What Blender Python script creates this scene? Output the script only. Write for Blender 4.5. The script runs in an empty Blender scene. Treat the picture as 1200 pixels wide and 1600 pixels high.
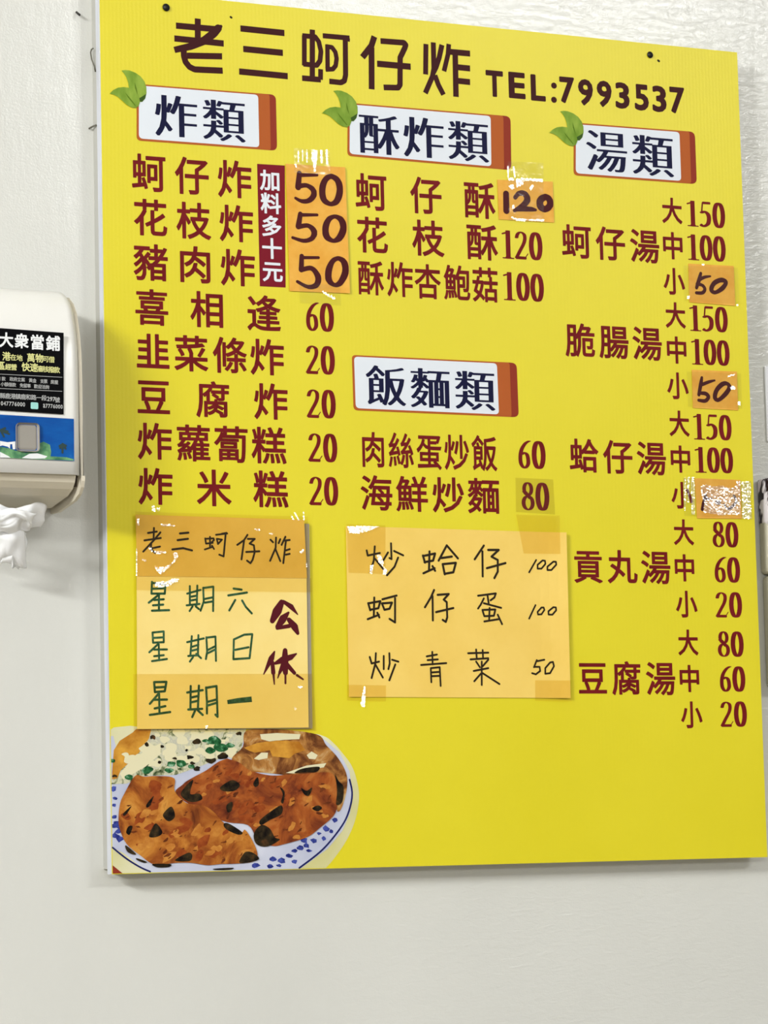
import bpy, bmesh, math, random
from mathutils import Vector, Matrix, noise
from mathutils.geometry import delaunay_2d_cdt
SC = bpy.context.scene
COL = SC.collection
random.seed(4)

# ------------------------------------------------------------ camera
FOC = 4800.0
ZB = 1.5                      # height of the board's lower edge above the floor
R = Matrix(((0.908450695548207, -0.4173013507845119, -0.0240190839001187),
            (0.024547834720905326, 0.11062717369564, -0.9935587714124563),
            (0.41727058076084655, 0.9020095404559406, 0.11074317847820553)))
CAM = Vector((-1.2274010422342987, -3.4694703331762613, 0.01548938827041113 + ZB))
BF = -0.030                   # y of the board's face (the wall is y = 0)
cd = bpy.data.cameras.new('camera')
cam = bpy.data.objects.new('camera', cd)
COL.objects.link(cam)
m = Matrix((R[0], -R[1], -R[2])).transposed().to_4x4()
m.translation = CAM
cam.matrix_world = m
cd.sensor_fit = 'VERTICAL'
cd.sensor_height = 32.0
cd.lens = 32.0 * FOC / 1600.0
cd.clip_start = 0.05
SC.camera = cam

# ------------------------------------------------------------ light
SC.view_settings.view_transform = 'Standard'
SC.view_settings.look = 'None'
SC.view_settings.gamma = 1.0
SC.view_settings.exposure = 0.13
w = bpy.data.worlds.new('shop_air')
SC.world = w
w.use_nodes = True
w.node_tree.nodes['Background'].inputs[0].default_value = (1.0, 1.0, 0.985, 1)
w.node_tree.nodes['Background'].inputs[1].default_value = 0.28
def area(name, loc, target, sx, sy, power, color=(1, .998, .98)):
    l = bpy.data.lights.new(name, 'AREA')
    l.shape = 'RECTANGLE'; l.size = sx; l.size_y = sy; l.energy = power; l.color = color
    o = bpy.data.objects.new(name, l)
    COL.objects.link(o)
    o.location = loc
    o.rotation_euler = (Vector(target) - Vector(loc)).to_track_quat('-Z', 'Y').to_euler()
    return o
area('tube_or_fill_light', (-6.35, -4.1, 4.4), (0.1, 0, 1.8), 2.0, .65, 500)
area('tube_or_fill_light', (3.5, -5.8, 4.4), (0.6, 0, 2.2), 2.0, .26, 88)
area('tube_or_fill_light', (-2.8, -7.4, 3.0), (0.7, 0, 1.6), 2.4, .6, 95)  # fill lamp added to even out the light, not an actual tube

# ------------------------------------------------------------ helpers
def at(px, py, Y=BF):
    d = Vector(((px - 600) / FOC, (py - 800) / FOC, 1.0))
    v = R.transposed() @ d
    return CAM + v * ((Y - CAM.y) / v.y)
def s2l(c):
    return tuple(((x / 255) / 12.92 if x / 255 <= .04045 else ((x / 255 + .055) / 1.055) ** 2.4) for x in c)
def srgb(*c):
    return s2l(c) + (1,)
def tag(o, label=None, cat=None, group=None, kind=None):
    if label: o['label'] = label
    if cat: o['category'] = cat
    if group: o['group'] = group
    if kind: o['kind'] = kind
    return o
def empty(name, loc):
    o = bpy.data.objects.new(name, None)
    o.empty_display_size = .02
    COL.objects.link(o)
    o.location = loc
    return o
def link(name, me, mt, parent=None):
    o = bpy.data.objects.new(name, me)
    COL.objects.link(o)
    if mt: me.materials.append(mt)
    if parent:
        o.parent = parent
        o.matrix_parent_inverse = Matrix.Translation(-parent.location)
    return o
def build(name, vs, fs, mt, parent=None, smooth=False):
    me = bpy.data.meshes.new(name)
    me.from_pydata([tuple(v) for v in vs], [], fs)
    me.validate()
    if smooth:
        me.polygons.foreach_set('use_smooth', [True] * len(me.polygons))
    me.update()
    return link(name, me, mt, parent)
def from_bm(name, bm, mt, parent=None, smooth=False):
    me = bpy.data.meshes.new(name)
    bmesh.ops.recalc_face_normals(bm, faces=bm.faces)
    if smooth:
        for f in bm.faces: f.smooth = True
    bm.to_mesh(me); bm.free()
    return link(name, me, mt, parent)
def box(name, x0, x1, y0, y1, z0, z1, mt, parent=None, bevel=0, seg=2):
    bm = bmesh.new()
    bmesh.ops.create_cube(bm, size=1)
    for v in bm.verts:
        v.co = Vector((x0 if v.co.x < 0 else x1, y0 if v.co.y < 0 else y1, z0 if v.co.z < 0 else z1))
    if bevel:
        bmesh.ops.bevel(bm, geom=bm.edges[:], offset=bevel, segments=seg, affect='EDGES', profile=.5)
    return from_bm(name, bm, mt, parent)
def catmull(p, n=5, closed=False):
    out = []
    N = len(p)
    rng = range(N if closed else N - 1)
    for i in rng:
        a = p[(i - 1) % N] if (closed or i > 0) else p[0]
        b = p[i]; c = p[(i + 1) % N]
        d = p[(i + 2) % N] if (closed or i + 2 < N) else p[-1]
        for k in range(n):
            t = k / n
            out.append(tuple(.5 * (2 * b[j] + (c[j] - a[j]) * t + (2 * a[j] - 5 * b[j] + 4 * c[j] - d[j]) * t * t +
                       (3 * b[j] - a[j] - 3 * c[j] + d[j]) * t ** 3) for j in range(len(b))))
    if not closed: out.append(tuple(p[-1]))
    return out
def hull(p):
    p = sorted(set(p))
    def half(q):
        h = []
        for c in q:
            while len(h) > 1 and (h[-1][0] - h[-2][0]) * (c[1] - h[-2][1]) - (h[-1][1] - h[-2][1]) * (c[0] - h[-2][0]) <= 0:
                h.pop()
            h.append(c)
        return h[:-1]
    return half(p) + half(p[::-1])
def cdt(polys, keep):
    V = []; F = []; idx = []
    for gi, p in polys:
        a = sum(p[i][0] * p[(i + 1) % len(p)][1] - p[(i + 1) % len(p)][0] * p[i][1] for i in range(len(p)))
        if abs(a) < 1e-9 or len(p) < 3: continue
        if a < 0: p = p[::-1]
        F.append(list(range(len(V), len(V) + len(p)))); idx.append(gi)
        V += [Vector(q) for q in p]
    r = delaunay_2d_cdt(V, [], F, 1, 1e-5)
    return [tuple(v) for v in r[0]], [f for f, o in zip(r[2], r[5]) if keep({idx[i] for i in o})]
def union(polys):
    return cdt([(0, p) for p in polys], lambda s: bool(s))
def boundary(fs):
    ec = {}
    for q in fs:
        for i in range(len(q)):
            k = tuple(sorted((q[i], q[(i + 1) % len(q)])))
            ec[k] = ec.get(k, 0) + 1
    return [k for k, c in ec.items() if c == 1]
def sweep(vs, edges, pen):
    return [hull([(vs[i][0] + p[0], vs[i][1] + p[1]) for i in k for p in pen]) for k in edges]
def epen(a, b, n=8):
    return [(a * math.cos(2 * math.pi * (i + .5) / n), b * math.sin(2 * math.pi * (i + .5) / n)) for i in range(n)]

# glyph outlines from Blender's built-in font, unit em
_cu = bpy.data.curves.new('glyph', 'FONT')
_ob = bpy.data.objects.new('glyph', _cu)
COL.objects.link(_ob)
_cu.resolution_u = 3
def raw_glyph(ch):
    _cu.body = ch
    dg = bpy.context.evaluated_depsgraph_get(); dg.update()
    me = _ob.evaluated_get(dg).to_mesh()
    return [(v.co.x, v.co.y) for v in me.vertices], [tuple(p.vertices) for p in me.polygons]
_gc = {}
def glyph(ch, style, wt):
    key = (ch, style, wt)
    if key in _gc: return _gc[key]
    v, f = raw_glyph(ch)
    if style == 'ming':           # thin level strokes, heavy upright strokes
        b = boundary(f)
        v, f = cdt([(0, [v[i] for i in q]) for q in f] + [(1, p) for p in sweep(v, b, [(-.001, -.010), (.001, -.010), (.001, .010), (-.001, .010)])],
                   lambda s: s == {0})
        b = boundary(f)
        v, f = union([[v[i] for i in q] for q in f] + sweep(v, b, epen(wt, .003)))
    elif wt:
        b = boundary(f)
        v, f = union([[v[i] for i in q] for q in f] + sweep(v, b, epen(wt, wt)))
    _gc[key] = (v, f)
    return v, f

class Sheet:
    """collects flat print (2D in x, z) and links it as one mesh just above a face"""
    def __init__(s, Y=BF, off=None):
        s.Y = Y; s.off = off; s.v = []; s.f = []; s.p = []
    def add(s, V, F):
        n = len(s.v); s.v += V; s.f += [tuple(i + n for i in q) for q in F]
    def chars(s, items, w, h, style='sans', wt=.02, fit=False):
        for ch, cx, cy in items:
            ww, hh = (w, h)
            if isinstance(w, dict): ww = w[ch]
            if isinstance(h, dict): hh = h[ch]
            V, F = glyph(ch, style, wt)
            c = at(cx, cy, s.Y)
            kx = (at(cx + .5, cy, s.Y) - at(cx - .5, cy, s.Y)).x
            kz = abs((at(cx, cy + .5, s.Y) - at(cx, cy - .5, s.Y)).z)
            xs = [p[0] for p in V]; ys = [p[1] for p in V]
            if fit:
                mx, my = (min(xs) + max(xs)) / 2, (min(ys) + max(ys)) / 2
                sx, sy = ww / (max(xs) - min(xs)), hh / (max(ys) - min(ys))
            else:
                mx, my = .5, .38
                sx, sy = ww / .95, hh / .95
            s.add([(c.x + (x - mx) * sx * kx, c.z + (y - my) * sy * kz) for x, y in V], F)
        return s
    def digits(s, text, cx, cy, w, h):
        adv = w / len(text)
        kx = (at(cx + .5, cy, s.Y) - at(cx - .5, cy, s.Y)).x
        kz = abs((at(cx, cy + .5, s.Y) - at(cx, cy - .5, s.Y)).z)
        c = at(cx, cy, s.Y)
        for i, d in enumerate(text):
            V, F = serif_digit(d)
            ox = (i - (len(text) - 1) / 2) * adv
            s.add([(c.x + (ox + (x - .25) * adv / .475) * kx, c.z + (y - .5) * h * kz) for x, y in V], F)
        return s
    def strokes(s, origin, k, txt, r=12.0, smooth=False, flat=False, closed=False, rm=1.0):
        """hand traced strokes 'x,y[,r] x,y[,r]; ...'"""
        polys = []
        for st in txt.split(';'):
            pts = []
            for t in st.split():
                a = [float(q) for q in t.split(',')]
                if len(a) == 2: a.append(r)
                pts.append((a[0], a[1], a[2]))
            if not pts: continue
            if closed and len(pts) > 4: pts = catmull(pts, 4, True); pts.append(pts[0])
            elif smooth and len(pts) > 2: pts = catmull(pts, 4)
            W = []
            for x, y, q in pts:
                px, py = origin[0] + x / k, origin[1] + y / k
                c = at(px, py, s.Y)
                sc = (at(px + .5, py, s.Y) - at(px - .5, py, s.Y)).x
                W.append((c.x * 1000, c.z * 1000, q * rm / k * sc * 1000))
            for i in range(len(W) - 1):
                a, b = W[i], W[i + 1]
                if flat:
                    d = Vector((b[0] - a[0], b[1] - a[1])).normalized(); nn = Vector((-d.y, d.x))
                    if len(W) == 2 and abs(d.x) > .9: nn = Vector((0, 1))
                    polys.append([(a[0] - nn.x * a[2], a[1] - nn.y * a[2]), (b[0] - nn.x * b[2], b[1] - nn.y * b[2]),
                                  (b[0] + nn.x * b[2], b[1] + nn.y * b[2]), (a[0] + nn.x * a[2], a[1] + nn.y * a[2])])
                    if i: polys.append([(a[0] + p[0], a[1] + p[1]) for p in epen(a[2], a[2], 10)])
                else:
                    polys.append(hull([(a[0] + p[0], a[1] + p[1]) for p in epen(a[2], a[2], 10)] +
                                      [(b[0] + p[0], b[1] + p[1]) for p in epen(b[2], b[2], 10)]))
        s.p += polys
        return s
    def poly(s, pts, smooth=False, clip=False):
        if smooth: pts = catmull(pts, 5, True)
        W = [(at(x, y, s.Y).x, at(x, y, s.Y).z) for x, y in pts]
        if clip: W = clip_board(W)
        if len(W) < 3: return s
        s.p.append([(x * 1000, z * 1000) for x, z in W])
        return s
    def obj(s, name, mt, parent, label=None):
        if s.p:
            V, F = union(s.p)
            s.add([(x / 1000, y / 1000) for x, y in V], F); s.p = []
        vs = [(x, s.Y - (s.off(x, z) if s.off else 0), z) for x, z in s.v]
        fs = []
        for q in s.f:                       # face the room
            a, b, c = (s.v[q[0]], s.v[q[1]], s.v[q[2]])
            fs.append(q if (b[0] - a[0]) * (c[1] - a[1]) - (b[1] - a[1]) * (c[0] - a[0]) > 0 else q[::-1])
        o = build(name, vs, fs, mt, parent)
        if label: o['label'] = label
        return o
def split_obj(sh, gap, name, mt, parent, label=None):
    """links the strokes of a sheet as one object per character (strokes closer than gap mm belong together)"""
    n = len(sh.p)
    bb = [(min(q[0] for q in p), min(q[1] for q in p), max(q[0] for q in p), max(q[1] for q in p)) for p in sh.p]
    par = list(range(n))
    def find(i):
        while par[i] != i: par[i] = par[par[i]]; i = par[i]
        return i
    for i in range(n):
        for j in range(i):
            a, b = bb[i], bb[j]
            if a[0] - gap < b[2] and b[0] - gap < a[2] and a[1] - gap < b[3] and b[1] - gap < a[3]: par[find(i)] = find(j)
    g = {}
    for i in range(n): g.setdefault(find(i), []).append(sh.p[i])
    for q in g.values():
        u = Sheet(sh.Y, sh.off); u.p = q
        u.obj(name, mt, parent, label)
def clip_board(W):
    for ax, lim, sg in ((0, .0008, 1), (0, .8992, -1), (1, ZB + .0008, 1)):
        out = []
        for i in range(len(W)):
            a, b = W[i], W[(i + 1) % len(W)]
            ia, ib = (a[ax] - lim) * sg >= 0, (b[ax] - lim) * sg >= 0
            if ia: out.append(a)
            if ia != ib:
                t = (lim - a[ax]) / (b[ax] - a[ax])
                out.append((a[0] + (b[0] - a[0]) * t, a[1] + (b[1] - a[1]) * t))
        W = out
        if not W: break
    return W
_dc = {}
def serif_digit(d):
    if d in _dc: return _dc[d]
    A, B = .083, .017
    def ell(cx, cy, rx, ry, n=20): return [(cx + rx * math.cos(2 * math.pi * i / n), cy + ry * math.sin(2 * math.pi * i / n)) for i in range(n + 1)]
    P = {'0': [(ell(.25, .5, .150, .48), .083, .018, 0)],
         '1': [([(.27, .0), (.27, .985)], .080, .01, 0), ([(.28, .965), (.22, .915), (.09, .87)], .03, .028, 0), ([(.10, .016), (.44, .016)], .03, .022, 0),
               ([(.27, .05), (.27, .02)], .1, .03, 0)],
         '2': [([(.085, .76), (.13, .90), (.23, .965), (.34, .90), (.365, .75), (.32, .56), (.19, .30), (.07, .05)], .062, .022, 1),
               ([(.07, .055), (.37, .055)], .04, .055, 0), ([(.38, .09), (.455, .21)], .012, .02, 0)],
         '5': [([(.17, .945), (.41, .945)], .03, .05, 0), ([(.155, .95), (.115, .56)], .026, .02, 0),
               ([(.12, .565), (.23, .60), (.335, .52), (.37, .35), (.33, .14), (.2, .04), (.10, .06)], .078, .040, 1), ([(.1, .07), (.095, .085)], .05, .045, 0)],
         '6': [([(.42, .985), (.29, .89), (.17, .68), (.12, .42), (.14, .16), (.25, .02), (.36, .14), (.375, .32), (.34, .50), (.25, .575), (.17, .50)], .066, .016, 1)],
         '8': [(ell(.25, .755, .120, .225), .062, .018, 0), (ell(.25, .265, .150, .245), .066, .018, 0), ([(.14, .66), (.34, .42)], .08, .03, 0)]}[d]
    polys = []
    for pts, a, b, sm in P:
        if sm: pts = catmull(pts, 4)
        for i in range(len(pts) - 1):
            polys.append(hull([(p[0] * 100 + q[0] * 100, p[1] * 100 + q[1] * 100) for p in pts[i:i + 2] for q in epen(a, b, 12)]))
    V, F = union(polys)
    _dc[d] = ([(x / 100, y / 100) for x, y in V], F)
    return _dc[d]

# ------------------------------------------------------------ materials
def mat(name, color, rough=.5, spec=.5, coat=0, **kw):
    mt = bpy.data.materials.new(name)
    mt.use_nodes = True
    b = mt.node_tree.nodes['Principled BSDF']
    b.inputs['Base Color'].default_value = color
    b.inputs['Roughness'].default_value = rough
    b.inputs['Specular IOR Level'].default_value = spec
    b.inputs['Coat Weight'].default_value = coat
    for k, v in kw.items(): b.inputs[k].default_value = v
    return mt
def nodes(mt): return mt.node_tree.nodes, mt.node_tree.links, mt.node_tree.nodes['Principled BSDF']
def noise_tex(mt, scale, detail=4, rough=.6, stretch=(1, 1, 1), dist=0):
    N, L, b = nodes(mt)
    tc = N.new('ShaderNodeTexCoord'); mp = N.new('ShaderNodeMapping'); n = N.new('ShaderNodeTexNoise')
    mp.inputs['Scale'].default_value = stretch
    n.inputs['Scale'].default_value = scale; n.inputs['Detail'].default_value = detail
    n.inputs['Roughness'].default_value = rough; n.inputs['Distortion'].default_value = dist
    L.new(tc.outputs['Object'], mp.inputs['Vector']); L.new(mp.outputs[0], n.inputs['Vector'])
    return n
def ramp(mt, src, stops, to='Base Color'):
    N, L, b = nodes(mt)
    r = N.new('ShaderNodeValToRGB')
    e = r.color_ramp.elements
    e[0].position, e[0].color = stops[0]
    e[1].position, e[1].color = stops[-1]
    for p, c in stops[1:-1]:
        x = e.new(p); x.color = c
    L.new(src, r.inputs[0])
    if to: L.new(r.outputs[0], b.inputs[to])
    return r
def bump(mt, srcs, dist):
    N, L, b = nodes(mt)
    prev = None
    for src, st in srcs:
        bp = N.new('ShaderNodeBump')
        bp.inputs['Strength'].default_value = st; bp.inputs['Distance'].default_value = dist
        L.new(src, bp.inputs['Height'])
        if prev: L.new(prev.outputs[0], bp.inputs['Normal'])
        prev = bp
    L.new(prev.outputs[0], b.inputs['Normal'])

# painted plaster wall: cream gloss paint with roller relief
WALL = mat('cream_gloss_paint', srgb(214, 213, 203), .17, .5)
n1 = noise_tex(WALL, 1.7, 3)
ramp(WALL, n1.outputs[0], [(.3, srgb(209, 210, 205)), (.7, srgb(218, 219, 214))])
n2 = noise_tex(WALL, 130, 5, .65); n3 = noise_tex(WALL, 28, 3, .6, (1.8, 1, .7)); n4 = noise_tex(WALL, 420, 2)
N, L, b = nodes(WALL)               # the brushed, rougher coat begins above and right of the board's middle
tc = N.new('ShaderNodeTexCoord'); sx = N.new('ShaderNodeSeparateXYZ'); mr = N.new('ShaderNodeMapRange'); mu = N.new('ShaderNodeMath')
L.new(tc.outputs['Object'], sx.inputs[0]); L.new(sx.outputs[0], mr.inputs['Value'])
mr.inputs['From Min'].default_value = .05; mr.inputs['From Max'].default_value = .55; mr.inputs['To Min'].default_value = .12
mu.operation = 'MULTIPLY'; L.new(mr.outputs[0], mu.inputs[0]); n5 = noise_tex(WALL, 95, 4, .6, (.55, 1, 1.5), .6); L.new(n5.outputs[0], mu.inputs[1])
bump(WALL, [(n3.outputs[0], .22), (mu.outputs[0], .42), (n4.outputs[0], .10)], .0018)
CEIL = mat('ceiling_paint', srgb(225, 224, 218), .8)
FLOORM = mat('floor_tile', srgb(150, 140, 125), .35)
N, L, b = nodes(FLOORM)
bt = N.new('ShaderNodeTexBrick'); tc = N.new('ShaderNodeTexCoord')
bt.offset = 0; bt.inputs['Scale'].default_value = 1; bt.inputs['Brick Width'].default_value = .4; bt.inputs['Row Height'].default_value = .4
bt.inputs['Mortar Size'].default_value = .004
bt.inputs['Color1'].default_value = srgb(160, 150, 135); bt.inputs['Color2'].default_value = srgb(150, 142, 128); bt.inputs['Mortar'].default_value = srgb(90, 85, 78)
L.new(tc.outputs['Object'], bt.inputs['Vector']); L.new(bt.outputs[0], b.inputs['Base Color'])

YEL = mat('printed_yellow_vinyl', srgb(222, 208, 34), .36, .3)
n1 = noise_tex(YEL, 3, 4)
ramp(YEL, n1.outputs[0], [(.3, srgb(219, 206, 30)), (.7, srgb(225, 212, 40))])
N, L, b = nodes(YEL)
wv = N.new('ShaderNodeTexWave'); tc = N.new('ShaderNodeTexCoord')
wv.bands_direction = 'X'; wv.inputs['Scale'].default_value = 62; wv.inputs['Distortion'].default_value = 1.2
wv.inputs['Detail'].default_value = 2
L.new(tc.outputs['Object'], wv.inputs['Vector'])
n2 = noise_tex(YEL, 300, 3)
bump(YEL, [(wv.outputs[0], .05), (n2.outputs[0], .12)], .0006)
EDGE = mat('corrugated_board_edge', srgb(206, 210, 220), .4)
n1 = noise_tex(EDGE, 60, 3, .6, (1, 1, .1)); ramp(EDGE, n1.outputs[0], [(.3, srgb(188, 191, 198)), (.75, srgb(214, 218, 228))])
BACK = mat('board_back_frame', srgb(176, 176, 170), .6)
MAROON = mat('maroon_print', srgb(112, 24, 28), .45, .07)
n1 = noise_tex(MAROON, 40, 3); ramp(MAROON, n1.outputs[0], [(.3, srgb(104, 20, 24)), (.7, srgb(120, 28, 32))])
BROWN = mat('dark_brown_print', srgb(62, 26, 28), .45, .07)
NAVY = mat('navy_print', srgb(22, 24, 58), .45, .07)
WHITEP = mat('white_print', srgb(226, 232, 240), .45, .07)
BANNERW = mat('banner_white_print', srgb(224, 231, 240), .45, .07)
MRED = mat('maroon_banner_print', srgb(122, 24, 40), .45, .07)
ORB = mat('orange_brown_print', srgb(176, 92, 44), .45, .07)
DRB = mat('rust_brown_print', srgb(142, 54, 38), .45, .07)
LEAF = mat('leaf_print', srgb(128, 158, 52), .45, .07)
n1 = noise_tex(LEAF, 70, 3, .5, (1, 1, .5)); ramp(LEAF, n1.outputs[0], [(.3, srgb(104, 140, 42)), (.7, srgb(146, 174, 70))])
LEAFD = mat('dark_leaf_vein_print', srgb(92, 124, 34), .45, .07)
LEAFS = mat('deep_leaf_tip_print', srgb(58, 86, 34), .45, .07)
PAPER = mat('amber_paper', srgb(240, 206, 104), .75, .2)
n1 = noise_tex(PAPER, 12, 4); ramp(PAPER, n1.outputs[0], [(.3, srgb(236, 200, 98)), (.7, srgb(243, 210, 112))])
n2 = noise_tex(PAPER, 60, 3); bump(PAPER, [(n2.outputs[0], .25)], .001)
PAPER2 = mat('pale_amber_paper', srgb(243, 217, 132), .75, .2)
n1 = noise_tex(PAPER2, 12, 4); ramp(PAPER2, n1.outputs[0], [(.3, srgb(240, 212, 124)), (.7, srgb(245, 221, 140))])
STICK = mat('orange_paper', srgb(232, 172, 66), .6, .3)
n1 = noise_tex(STICK, 50, 4); ramp(STICK, n1.outputs[0], [(.3, srgb(226, 162, 56)), (.7, srgb(236, 180, 78))])
HEADP = mat('deep_amber_paper', srgb(226, 186, 88), .7, .2)
n1 = noise_tex(HEADP, 14, 4); ramp(HEADP, n1.outputs[0], [(.3, srgb(220, 178, 80)), (.7, srgb(231, 192, 96))])
CARD = mat('grey_card', srgb(150, 142, 126), .6)
INKB = mat('black_marker', srgb(40, 30, 16), .5, .14)
INKG = mat('green_marker', srgb(38, 78, 42), .5, .14)
n1 = noise_tex(INKG, 160, 2); ramp(INKG, n1.outputs[0], [(.35, srgb(26, 66, 36)), (.7, srgb(58, 100, 70))])
INKM = mat('maroon_marker', srgb(84, 14, 26), .45, .14)
INKD = mat('dark_maroon_marker', srgb(68, 10, 18), .45, .14)
NAILM = mat('black_nail', srgb(22, 18, 14), .5)
WIREM = mat('grey_wire', srgb(96, 94, 82), .5)
def film(name, tint, gloss, rough, bscale=0, bstr=0):
    mt = bpy.data.materials.new(name); mt.use_nodes = True
    N, L = mt.node_tree.nodes, mt.node_tree.links
    N.clear()
    out = N.new('ShaderNodeOutputMaterial'); tr = N.new('ShaderNodeBsdfTransparent'); gl = N.new('ShaderNodeBsdfGlossy'); mx = N.new('ShaderNodeMixShader')
    tr.inputs[0].default_value = tint; gl.inputs['Roughness'].default_value = rough
    mx.inputs[0].default_value = gloss
    L.new(tr.outputs[0], mx.inputs[1]); L.new(gl.outputs[0], mx.inputs[2]); L.new(mx.outputs[0], out.inputs[0])
    if bscale:
        tc = N.new('ShaderNodeTexCoord'); n = N.new('ShaderNodeTexNoise'); bp = N.new('ShaderNodeBump')
        n.inputs['Scale'].default_value = bscale; n.inputs['Detail'].default_value = 3
        bp.inputs['Strength'].default_value = bstr; bp.inputs['Distance'].default_value = .002
        L.new(tc.outputs['Object'], n.inputs['Vector']); L.new(n.outputs[0], bp.inputs['Height']); L.new(bp.outputs[0], gl.inputs['Normal'])
    return mt
TAPE = film('clear_tape', (.96, .90, .70, 1), .035, .12, 60, .25)
TAPEC = film('clear_tape_on_print', (.95, .945, .90, 1), .03, .12, 60, .25)
CREASE = film('creased_tape', (.97, .96, .92, 1), .24, .15, 60, .08)
WHITEPL = mat('white_plastic', srgb(236, 236, 232), .3, .5)
n1 = noise_tex(WHITEPL, 5, 3); ramp(WHITEPL, n1.outputs[0], [(.3, srgb(231, 231, 226)), (.7, srgb(239, 239, 236))])
BEIGEPL = mat('aged_beige_plastic', srgb(214, 207, 188), .4, .5)
n1 = noise_tex(BEIGEPL, 8, 3); ramp(BEIGEPL, n1.outputs[0], [(.3, srgb(208, 200, 180)), (.7, srgb(219, 212, 194))])
GAPM = mat('gap_shade_colour', srgb(60, 46, 34), .7)  # brown stands in for the shade inside the dispenser's side gap
BLACKV = mat('black_vinyl', srgb(6, 6, 8), .25, .08)
TXTW = mat('white_text', srgb(235, 238, 240), .5)
TXTY = mat('pale_yellow_text', srgb(214, 214, 140), .5)
TXTG = mat('pale_grey_text', srgb(176, 178, 178), .5)
TISSUE = mat('tissue_paper', srgb(244, 246, 248), .8, .1)

# ------------------------------------------------------------ room shell
def quad(name, pts, mt, parent=None): return build(name, pts, [(0, 1, 2, 3)], mt, parent)
tag(box('wall_back', -8, 6, 0, .12, 0, 4.6, WALL), kind='structure')
tag(box('floor', -8, 6, -9, .12, -.1, 0, FLOORM), kind='structure')
tag(box('ceiling', -8, 6, -9, .12, 4.6, 4.7, CEIL), kind='structure')

# ------------------------------------------------------------ menu board
HB = 1.0694656920779912
board = tag(empty('menu_board', (.45, 0, ZB)), 'large yellow menu board with maroon characters and prices hung on the cream wall', 'sign')
box('face_panel', 0, .9, BF, BF + .010, ZB, ZB + HB, YEL, board)
ed = box('side_edge', -.0012, 0, BF + .0004, BF + .0125, ZB, ZB + HB, EDGE, board); ed['label'] = 'pale bluish white board edge'
bk = box('back_frame', .0, .896, BF + .010, 0, ZB + .006, ZB + HB - .004, BACK, board)
bk['label'] = 'grey frame behind the yellow panel'
L1 = BF - .00015; L2 = BF - .0003; L3 = BF - .00045; L4 = BF - .0006; L5 = BF - .00075

# title
t = Sheet(L1)
t.strokes((260, 20), 5, '75,100 390,128;62,200 448,240;578,122 922,158;600,282 910,313;568,458 948,495;160,335 435,340', 21, flat=True, rm=1.1)
t.strokes((260, 20), 5, '245,45 245,215;135,285 137,340 150,385 180,422 220,442 300,446 440,452', 21, flat=True, rm=1.1)
t.strokes((260, 20), 5, '435,100,6 405,120,26 370,160,28 300,215,28 190,262,24 62,290,21', 24, flat=True, rm=1.1)
t.strokes((460, 30), 4, '112,65 112,370;48,368 165,378', 15, flat=True, rm=1.1)
t.strokes((460, 30), 4, '62,100 62,290;50,103 130,110 152,140 166,200 160,260 140,288 55,280;164,312 163,378;177,103 345,118', 13.5, flat=True, rm=1.1)
t.strokes((460, 30), 4, '318,120 320,350 312,385 290,396 218,388;332,118 330,138', 14.5, flat=True, rm=1.1)
t.strokes((460, 30), 4, '206,158 208,322;198,170 235,176 256,205 264,245 258,290 240,312 195,314', 12.5, flat=True, rm=1.1)
t.strokes((460, 30), 4, '500,108 482,165 425,238;482,175 483,438;517,278 727,297', 16.5, flat=True, rm=1.1)
t.strokes((460, 30), 4, '538,136 685,147 696,160 690,180 661,240 660,410 648,428 558,426', 15, flat=True, rm=1.1)
t.strokes((460, 30), 4, '822,155 820,345;868,145 872,310 862,360 818,462;922,160 905,240 885,300 870,330;878,350 900,410 932,472', 14, flat=True, rm=1.1)
t.strokes((460, 30), 4, '965,155 960,220 935,325', 13, flat=True, rm=1.1)
t.strokes((460, 30), 4, '965,203 1098,215;1005,215 1010,485;1020,300 1098,308;1020,385 1098,393', 15.5, flat=True, rm=1.1)
groups = {}
for q in t.p:                               # one object per title character
    x = sum(p[0] for p in q) / len(q) / 1000
    k = sum(x > at(lim, 80).x for lim in (362, 462, 556, 652))
    groups.setdefault(k, []).append(q)
for k in sorted(groups):
    u = Sheet(L1); u.p = groups[k]; u.obj('title_character', BROWN, board, 'large dark brown character')
for it in ([('T', 772.7, 130.8), ('E', 807.7, 133.5), ('L', 840.8, 137.3), ('7', 885.8, 140.8), ('9', 915, 144.4), ('9', 944.2, 146.8), ('3', 972.5, 149.4),
         ('5', 1002.5, 152.3), ('3', 1030.2, 154.7), ('7', 1057.9, 156.7)]):
    Sheet(L1).chars([it], {'T': 27, 'E': 26, 'L': 23, '7': 23, '9': 23, '3': 22, '5': 22}, 41, wt=.036, fit=True).obj('phone_character', BROWN, board, 'dark brown telephone line character')
Sheet(L1).strokes((740, 90), 3.4286, '430,150 431,150;430,226 431,226', 15).obj('phone_character', BROWN, board, 'dark brown colon')

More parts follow.
